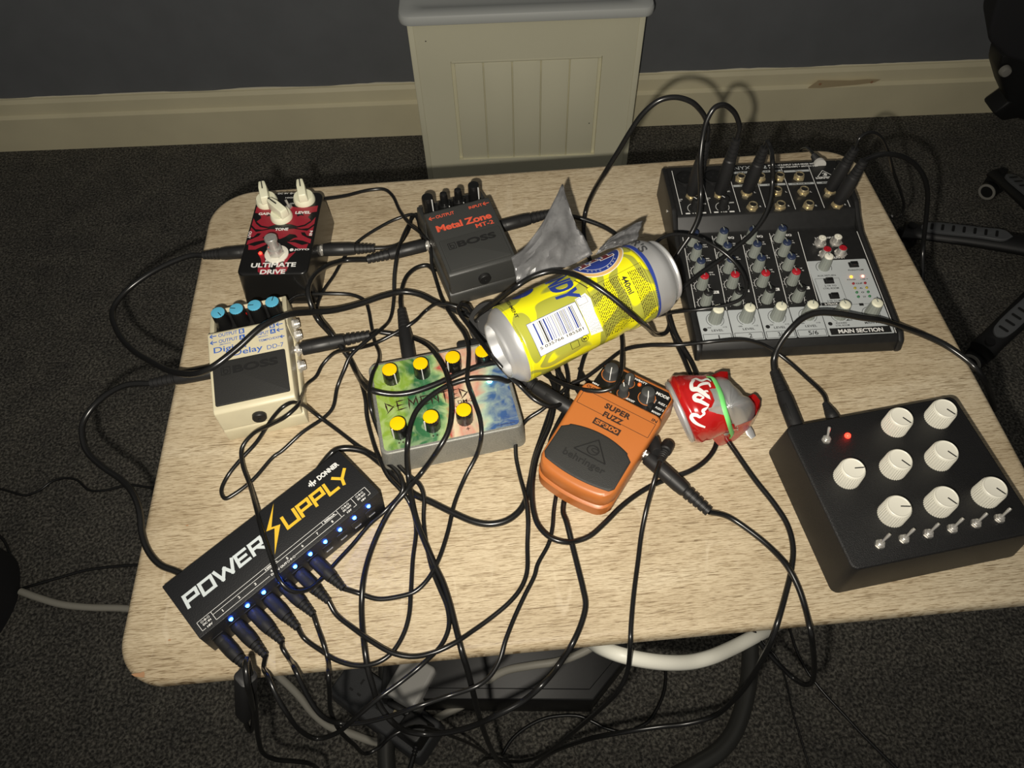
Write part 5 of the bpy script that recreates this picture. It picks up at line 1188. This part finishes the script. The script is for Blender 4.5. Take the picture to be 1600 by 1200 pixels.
lead('black lead through the red can, running down over the front edge into a low curve',
     [(1040, 470, 14), (1046, 495, 12), (1055, 522, 9), (1068, 545, 6), (1080, 565, 5), (1090, 588, 10), (1112, 635, 16), (1128, 668, 9), (1136, 686, 4), (1152, 710, 3), (1180, 750, 3), (1210, 788, 3), (1230, 820, 3), (1239, 855, 3), (1236, 892, 3), (1227, 930, 3), (1215, 972, 3), (1206, 998, 'y', -8), (1190, 1032, 'y', -16), (1168, 1068, 'y', -24), (1145, 1095, 'y', -30), (1115, 1119, 'y', -34), (1077, 1130, 'y', -36), (1027, 1136, 'y', -36), (980, 1143, 'y', -36), (930, 1152, 'y', -34), (890, 1164, 'y', -30), (862, 1176, 'y', -26), (840, 1192, 'y', -20), (820, 1210, 'y', -15)], 2.3)
a0, a1 = lw('SF', 38, 0, 20), lw('SF', 103, -14, 11)
lead('guitar lead from the orange pedal\'s right side, ending in a hanging loop',
     [a1, (1137, 807, 4), (1175, 832, 3), (1205, 857, 4), (1230, 885, 8), (1247, 917, 6), (1258, 950, 4), (1266, 985, 'y', -8), (1271, 1020, 'y', -14), (1272, 1050, 'y', -18), (1266, 1068, 'y', -20), (1255, 1069, 'y', -18), (1238, 1058, 'y', -10), (1215, 1036, 'y', 0), (1195, 1014, 'y', 10), (1180, 992, 'y', 20), (1170, 970, 'y', 30)], 2.3, [(a0, a1, 'jack')])
# angled power plug of the orange pedal with its lead
a0 = lw('SF', 36, 16, 22); a1 = lw('SF', 49, 14, 22); a2 = atz(1031, 722, .030)
t = lead('thin power lead from the orange pedal\'s right-angled plug, straight down',
     [a2, (1026, 738, 32), (1020, 758, 28), (1010, 795, 14), (1002, 835, 6), (997, 875, 4), (990, 930, 4), (986, 977, 4), (985, 1000, 2), (984, 1020, 'y', -8), (980, 1050, 'y', -16), (967, 1078, 'y', -24), (942, 1104, 'y', -28), (915, 1128, 'y', -30), (885, 1153, 'y', -30), (855, 1175, 'y', -28), (825, 1188, 'y', -24), (800, 1190, 'y', -20), (770, 1184, 'y', -12), (745, 1195, 'y', -4)], 1.9)
mb = MB(); og = Vector(t.location); M = align((a0-og)*1000, a1-a0); lathe(mb, [(5, 0), (5, 15), (4.5, 16)], 'plug_rubber', M, n=18)
M = align((a1-og)*1000, a2-a1); L = (a2-a1).length*1000; pr = [(5.4, -6), (5.6, -5), (5.4, 4), (4.4, 5)]
for i in range(6): k = 5+(L-5)*i/6; pr += [(3.1, k), (3.1, k+1), (4.2-.25*i, k+1.4), (4.2-.25*i, k+(L-5)/6-.3)]
lathe(mb, pr, 'plug_rubber', M, n=18); mb.build('plug', t)
a0, a1 = lw('BB', -55, 66, 20), lw('BB', -50, 130, 20)
lead('thick lead from the white-knobbed black box, crossing the mixer\'s front panel',
     [a1, (1209, 562, 24), (1217, 540, 34), (1235, 515, 46), (1255, 497, 52), (1277, 489, 54), (1310, 490, 52), (1345, 496, 46), (1375, 500, 40), (1409, 511, 22), (1442, 523, 10), (1478, 540, 5), (1510, 562, 3), (1526, 577, 1), (1538, 594, -14), (1546, 612, -60), (1554, 640, -120)], 2.9, [(a0, a1, 'jack')])

# ================================================================== under and around the table
def floorlead(label, pts, r, mt='cable_rubber', dz=0, name='cable'): return lead(label, [(x, y, -600+r+dz+1) for x, y in pts], r, (), mt, name)
floorlead('thin black cable wandering over the carpet left of the table', [(-30, 762), (0, 764), (22, 770), (40, 774), (62, 766), (82, 752), (102, 747), (120, 750), (140, 766), (165, 766), (200, 758), (240, 763), (300, 770)], 2.2)
floorlead('short black cable on the carpet above the white cord', [(30, 921), (60, 912), (95, 902), (130, 892), (170, 886), (210, 883), (260, 880)], 2.4)
floorlead('thin black cable at the far left edge of the carpet', [(-15, 830), (2, 840), (12, 856), (18, 880), (17, 905), (15, 925)], 2.4)
floorlead('thin black cable on the carpet in front of the right table leg', [(1170, 960), (1190, 1000), (1215, 1030), (1227, 1060), (1238, 1110), (1250, 1150), (1270, 1215)], 1.5)
floorlead('thin black cable running diagonally over the carpet at the lower right', [(1228, 960), (1236, 990), (1246, 1020), (1262, 1050), (1285, 1080), (1320, 1118), (1345, 1145), (1400, 1200), (1430, 1230)], 2.2)
floorlead('thin black cable arched on the carpet below the flat black box', [(785, 1178), (800, 1155), (820, 1138), (850, 1123), (880, 1118), (905, 1119), (925, 1127), (945, 1137), (965, 1143)], 2.6, dz=2)
floorlead('thin black cable bent down from behind the white hose', [(1038, 1030), (1040, 1060), (1036, 1085), (1025, 1110), (1012, 1128), (990, 1140)], 2.6)
lead('long cream cord lying across the carpet beneath the table', [(32, 924, -592), (60, 934, -592), (95, 944, -592), (140, 949, -592), (200, 951, -592), (280, 965, -592), (360, 1000, -592), (430, 1052, -592), (465, 1085, -592), (490, 1115, -592), (515, 1135, -592), (545, 1145, -592), (590, 1160, -592), (620, 1158, -592), (660, 1135, -592), (690, 1118, -590), (730, 1098, -580), (750, 1078, -540), (765, 1062, -520), (790, 1048, -510), (830, 1040, -500), (870, 1034, -495), (900, 1024, -490), (925, 1011, -485), (950, 990, -480)], 5.6, (), 'cord_cream', 'cord', cat='cord')
lead('thick glossy white hose sagging just below the front edge of the table', [(900, 985, 'y', 40), (925, 1003, 'y', 20), (945, 1014, 'y', 6), (970, 1023, 'y', -2), (1000, 1030, 'y', -6), (1040, 1035, 'y', -8), (1080, 1034, 'y', -6), (1110, 1027, 'y', -2), (1145, 1012, 'y', 8), (1180, 994, 'y', 20), (1215, 975, 'y', 40)], 6.2, (), 'hose_white', 'hose', cat='hose')
# flat black box under the table
p = atz(700, 1092, -.52); q = atz(928, 1094, -.52)
d_ = Vector((q.x-p.x, q.y-p.y)); az = math.degrees(atan2(d_.y, d_.x)); Lx = d_.length*1000
t = thing('equipment_box', 'flat black plastic box on the carpet below the table front', 'box', (p.x, p.y, FLOOR), az)
b = MB(); extrude(b, [(-95, 0), (Lx, 0), (Lx+58, 66), (Lx+58, 290), (-95, 290)], 0, 78, 'black_plastic', 3); extrude(b, [(-88, 14), (Lx-5, 14), (Lx+50, 74), (Lx+50, 282), (-88, 282)], 77, 81, 'black_plastic', 1)
b.build('case', t); b = MB(); box(b, Lx-40, Lx-25, 296*.3, 296*.3+5, 80, 81, 'red_cap'); b.build('red_light', t)
# extension block with plugs
p = atz(600, 1105, -.56); t = thing('extension_block', 'grey mains extension block with plugs, lying on the carpet among the cables', 'extension lead', (p.x, p.y, FLOOR), -38)
b = MB(); rbox(b, 170, 62, 164, 56, 0, 40, 8, 4, 'strip_grey'); b.build('block', t)
for x in (-48, 0, 46):
    mb = MB(); box(mb, -1.5, 1.5, 6, 14, 40, 40.6, 'black_print'); box(mb, -10, -4, -8, -5, 40, 40.6, 'black_print'); box(mb, 4, 10, -8, -5, 40, 40.6, 'black_print'); o = mb.build('socket', t); o.location = (x*.001, 0, 0)
mb = MB(); rbox(mb, 46, 44, 38, 36, 40.5, 78, 6, 4, 'black_plastic'); tube(mb, [(0, 0, 70), (8, -30, 80), (20, -60, 60), (35, -110, 20)], 3.2, 'cable_rubber')
p2 = atz(640, 1060, -.50); t2 = thing('mains_adapter', 'pale grey mains adapter plugged into the extension block under the table edge', 'adapter', (p2.x, p2.y, FLOOR+.041), -32)
b = MB(); rbox(b, 52, 62, 50, 60, 0, 52, 7, 5, 'adapter_white', bev0=3); b.build('case', t2)
b = MB(); box(b, -20, 20, -40, -31, 8, 30, 'black_plastic', 3); box(b, -6, -2, -46, -38, 12, 22, 'brass'); b.build('face', t2)
p3 = atz(645, 1135, -.53); t3 = thing('mains_plug', 'black moulded mains plug with its ribbed cord below the pale adapter', 'plug', (p3.x, p3.y, FLOOR+.041), -38)
b = MB(); rbox(b, 44, 40, 36, 32, 0, 30, 6, 3, 'black_plastic'); b.build('plug_body', t3)
b = MB(); pr = []
for i in range(5): pr += [(5-.3*i, i*4), (3.8-.3*i, i*4+1), (3.8-.3*i, i*4+2.6), (5-.3*i, i*4+3.4)]
lathe(b, pr, 'plug_rubber', T(14, -12, 14) @ RX(100) @ RY(20), n=16); tube(b, [(20, -28, 12), (26, -50, 6), (30, -90, -20), (34, -130, -34)], 3.2, 'cable_rubber'); b.build('cord', t3)
# dark rounded bag at the left edge
p = atz(-92, 915, -.52); t = thing('bag', 'dark fabric bag on the carpet at the left edge', 'bag', (p.x, p.y, FLOOR))
b = MB(); L_ = []
for k in range(9):
    z = 160*sin(pi/2*k/8); r = 75*cos(pi/2*k/8*.92)
    L_.append([(r*(1+.12*noise.noise((cos(a)*1.5, sin(a)*1.5, k*.3)))*cos(a), 1.2*r*sin(a), z) for a in (2*pi*i/32 for i in range(32))])
loft(b, L_, 'chair_cloth'); b.build('fabric', t)

# --- office chair at the right
HUB = Vector((1.462, .775, FLOOR)); t = thing('office_chair', 'black swivel chair with grey slotted pads on its star base, right of the table', 'office chair', HUB)
cast = [atz(1530, 555, -.573), atz(1413, 375, -.573), atz(1553, 290, -.573)]
an = [atan2(c.y-HUB.y, c.x-HUB.x) for c in cast]
base = an[1]; angs = [base+2*pi*k/5 for k in range(5)]
angs[1 if abs(((angs[1]-an[0]+pi) % (2*pi))-pi) < .7 else 4] = an[0]; angs[4 if angs[4] not in an else 1] = an[2]
rads = {0: (Vector((cast[1].x, cast[1].y))-Vector((HUB.x, HUB.y))).length}
for k in range(5):
    a = angs[k]; r = .29
    for c_, aa in zip(cast, an):
        if abs(((aa-a+pi) % (2*pi))-pi) < .02: r = (Vector((c_.x, c_.y))-Vector((HUB.x, HUB.y))).length
    A = RZ(math.degrees(a)); R_mm = r*1000
    mb = MB(); L_ = []
    for s in [i/10 for i in range(11)]:
        x = 20+(R_mm-8)*s; w_ = 27-5*s+(2 if s > .9 else 0); z = 112-48*s**1.5; h = 34-10*s
        L_.append([(x, w_*cos(q_), z-h*.5+h*.5*sin(q_)) for q_ in (2*pi*i/16 for i in range(16))])
    loft(mb, L_, 'chair_black', A); arm = mb.build('base_arm', t)
    mb = MB(); x0, x1 = R_mm*.42, R_mm-16; out = []
    def zz(x): s = (x-20)/(R_mm-8); return 112-48*s**1.5+2.6
    pol = [(x0, 0)]+[(x, 15) for x in (x0+14, x0+50)]+[(x1-14, 14), (x1-4, 8), (x1, 0), (x1-4, -8), (x1-14, -14)]+[(x, -15) for x in (x0+50, x0+14)]
    cu_ = catmull([(p_[0], p_[1], 0) for p_ in pol+pol[:1]], 4)[:-1]
    loft(mb, [[(p_.x, p_.y, zz(p_.x)-4) for p_ in cu_], [(p_.x, p_.y, zz(p_.x)) for p_ in cu_], [(x0+(p_.x-x0)*.97+2, p_.y*.9, zz(p_.x)+1.2) for p_ in cu_]], 'chair_grey', A)
    ns = 7
    for i in range(ns):
        xc = x0+28+(x1-x0-46)*i/(ns-1); n_ = 8
        sl = [(xc+2.6*cos(radians(180*q_/n_)), 7+2.6*sin(radians(180*q_/n_))) for q_ in range(n_+1)]+[(xc-2.6*cos(radians(180*q_/n_)), -7-2.6*sin(radians(180*q_/n_))) for q_ in range(n_+1)]
        mb.add([(a_, b_, zz(a_)+1.5) for a_, b_ in sl], [list(range(len(sl)))], 'black_print', A)
    mb.build('foot_pad', arm)
    ca = MB(); M = A @ T(R_mm, 0, 20) @ RZ(-math.degrees(a)) @ RZ(122)
    for s in (-1, 1):
        lathe(ca, [(6, -8), (18, -8), (19.5, -5), (19.5, 5), (18.5, 7.6), (14, 8)], 'chair_black', M @ T(0, s*13, 0) @ RX(-90*s), n=28)
        lathe(ca, [(18.6, 7.2), (18.4, 9.2), (13.6, 9.6), (13.2, 8.6)], 'caster_ring', M @ T(0, s*13, 0) @ RX(-90*s), n=28, cap=False)
        lathe(ca, [(13.3, 8.6), (.02, 8.8)], 'chair_black', M @ T(0, s*13, 0) @ RX(-90*s), n=24, cap=False)
    L_ = []
    for s in (-1, 1): pass
    prism(ca, [(-6, -6), (-6, 30), (6, 30), (6, -6)], -18, 22, 'chair_black', 3, M=M)
    tube(ca, [(A @ Vector((R_mm, 0, 40))), (A @ Vector((R_mm, 0, 70)))], 9, 'chair_black'); ca.build('caster', arm)
b = MB(); lathe(b, [(46, 85), (50, 95), (48, 118), (34, 126), (30, 130), (30, 250), (25, 252), (25, 380), (60, 392)], 'chair_black', n=32); b.build('gas_column', t)
def hubl(p_): return (p_-HUB)*1000
# seat, back bracket and adjusting knob: the dark shapes at the upper right corner
b = MB(); L_ = []
pts_ = [aty(x, y, 1.16) for x, y in ((1566, 88), (1561, 110), (1570, 142), (1578, 160), (1552, 178), (1566, 190), (1590, 186), (1640, 200), (1660, 120), (1640, 84), (1600, 80))]
v = [tuple(hubl(p_)) for p_ in pts_]; n = len(v); w2 = [(x, y+55, z) for x, y, z in v]
solid(b, v+w2, [list(range(n)), list(range(n, 2*n))]+[[i, (i+1) % n, n+(i+1) % n, n+i] for i in range(n)], 'chair_black', 6, 2); b.build('tilt_bracket', t)
b = MB(); p_ = hubl(aty(1569, 109, 1.155)); lathe(b, [(11, 0), (11, 8), (9, 12), (.02, 13)], 'caster_ring', T(*p_) @ RX(90), n=20); b.build('tilt_knob', t)
b = MB(); pts_ = [aty(x, y, 1.02) for x, y in ((1562, -20), (1552, 15), (1548, 30), (1543, 55), (1546, 68), (1560, 80), (1572, 92), (1640, 110), (1720, 90), (1730, -60), (1600, -60))]
v = [tuple(hubl(q_)) for q_ in pts_]; n = len(v); w2 = [(x+60, y+130, z-20) for x, y, z in v]
solid(b, v+w2, [list(range(n)), list(range(n, 2*n))]+[[i, (i+1) % n, n+(i+1) % n, n+i] for i in range(n)], 'chair_cloth', 22, 4); b.build('seat', t)
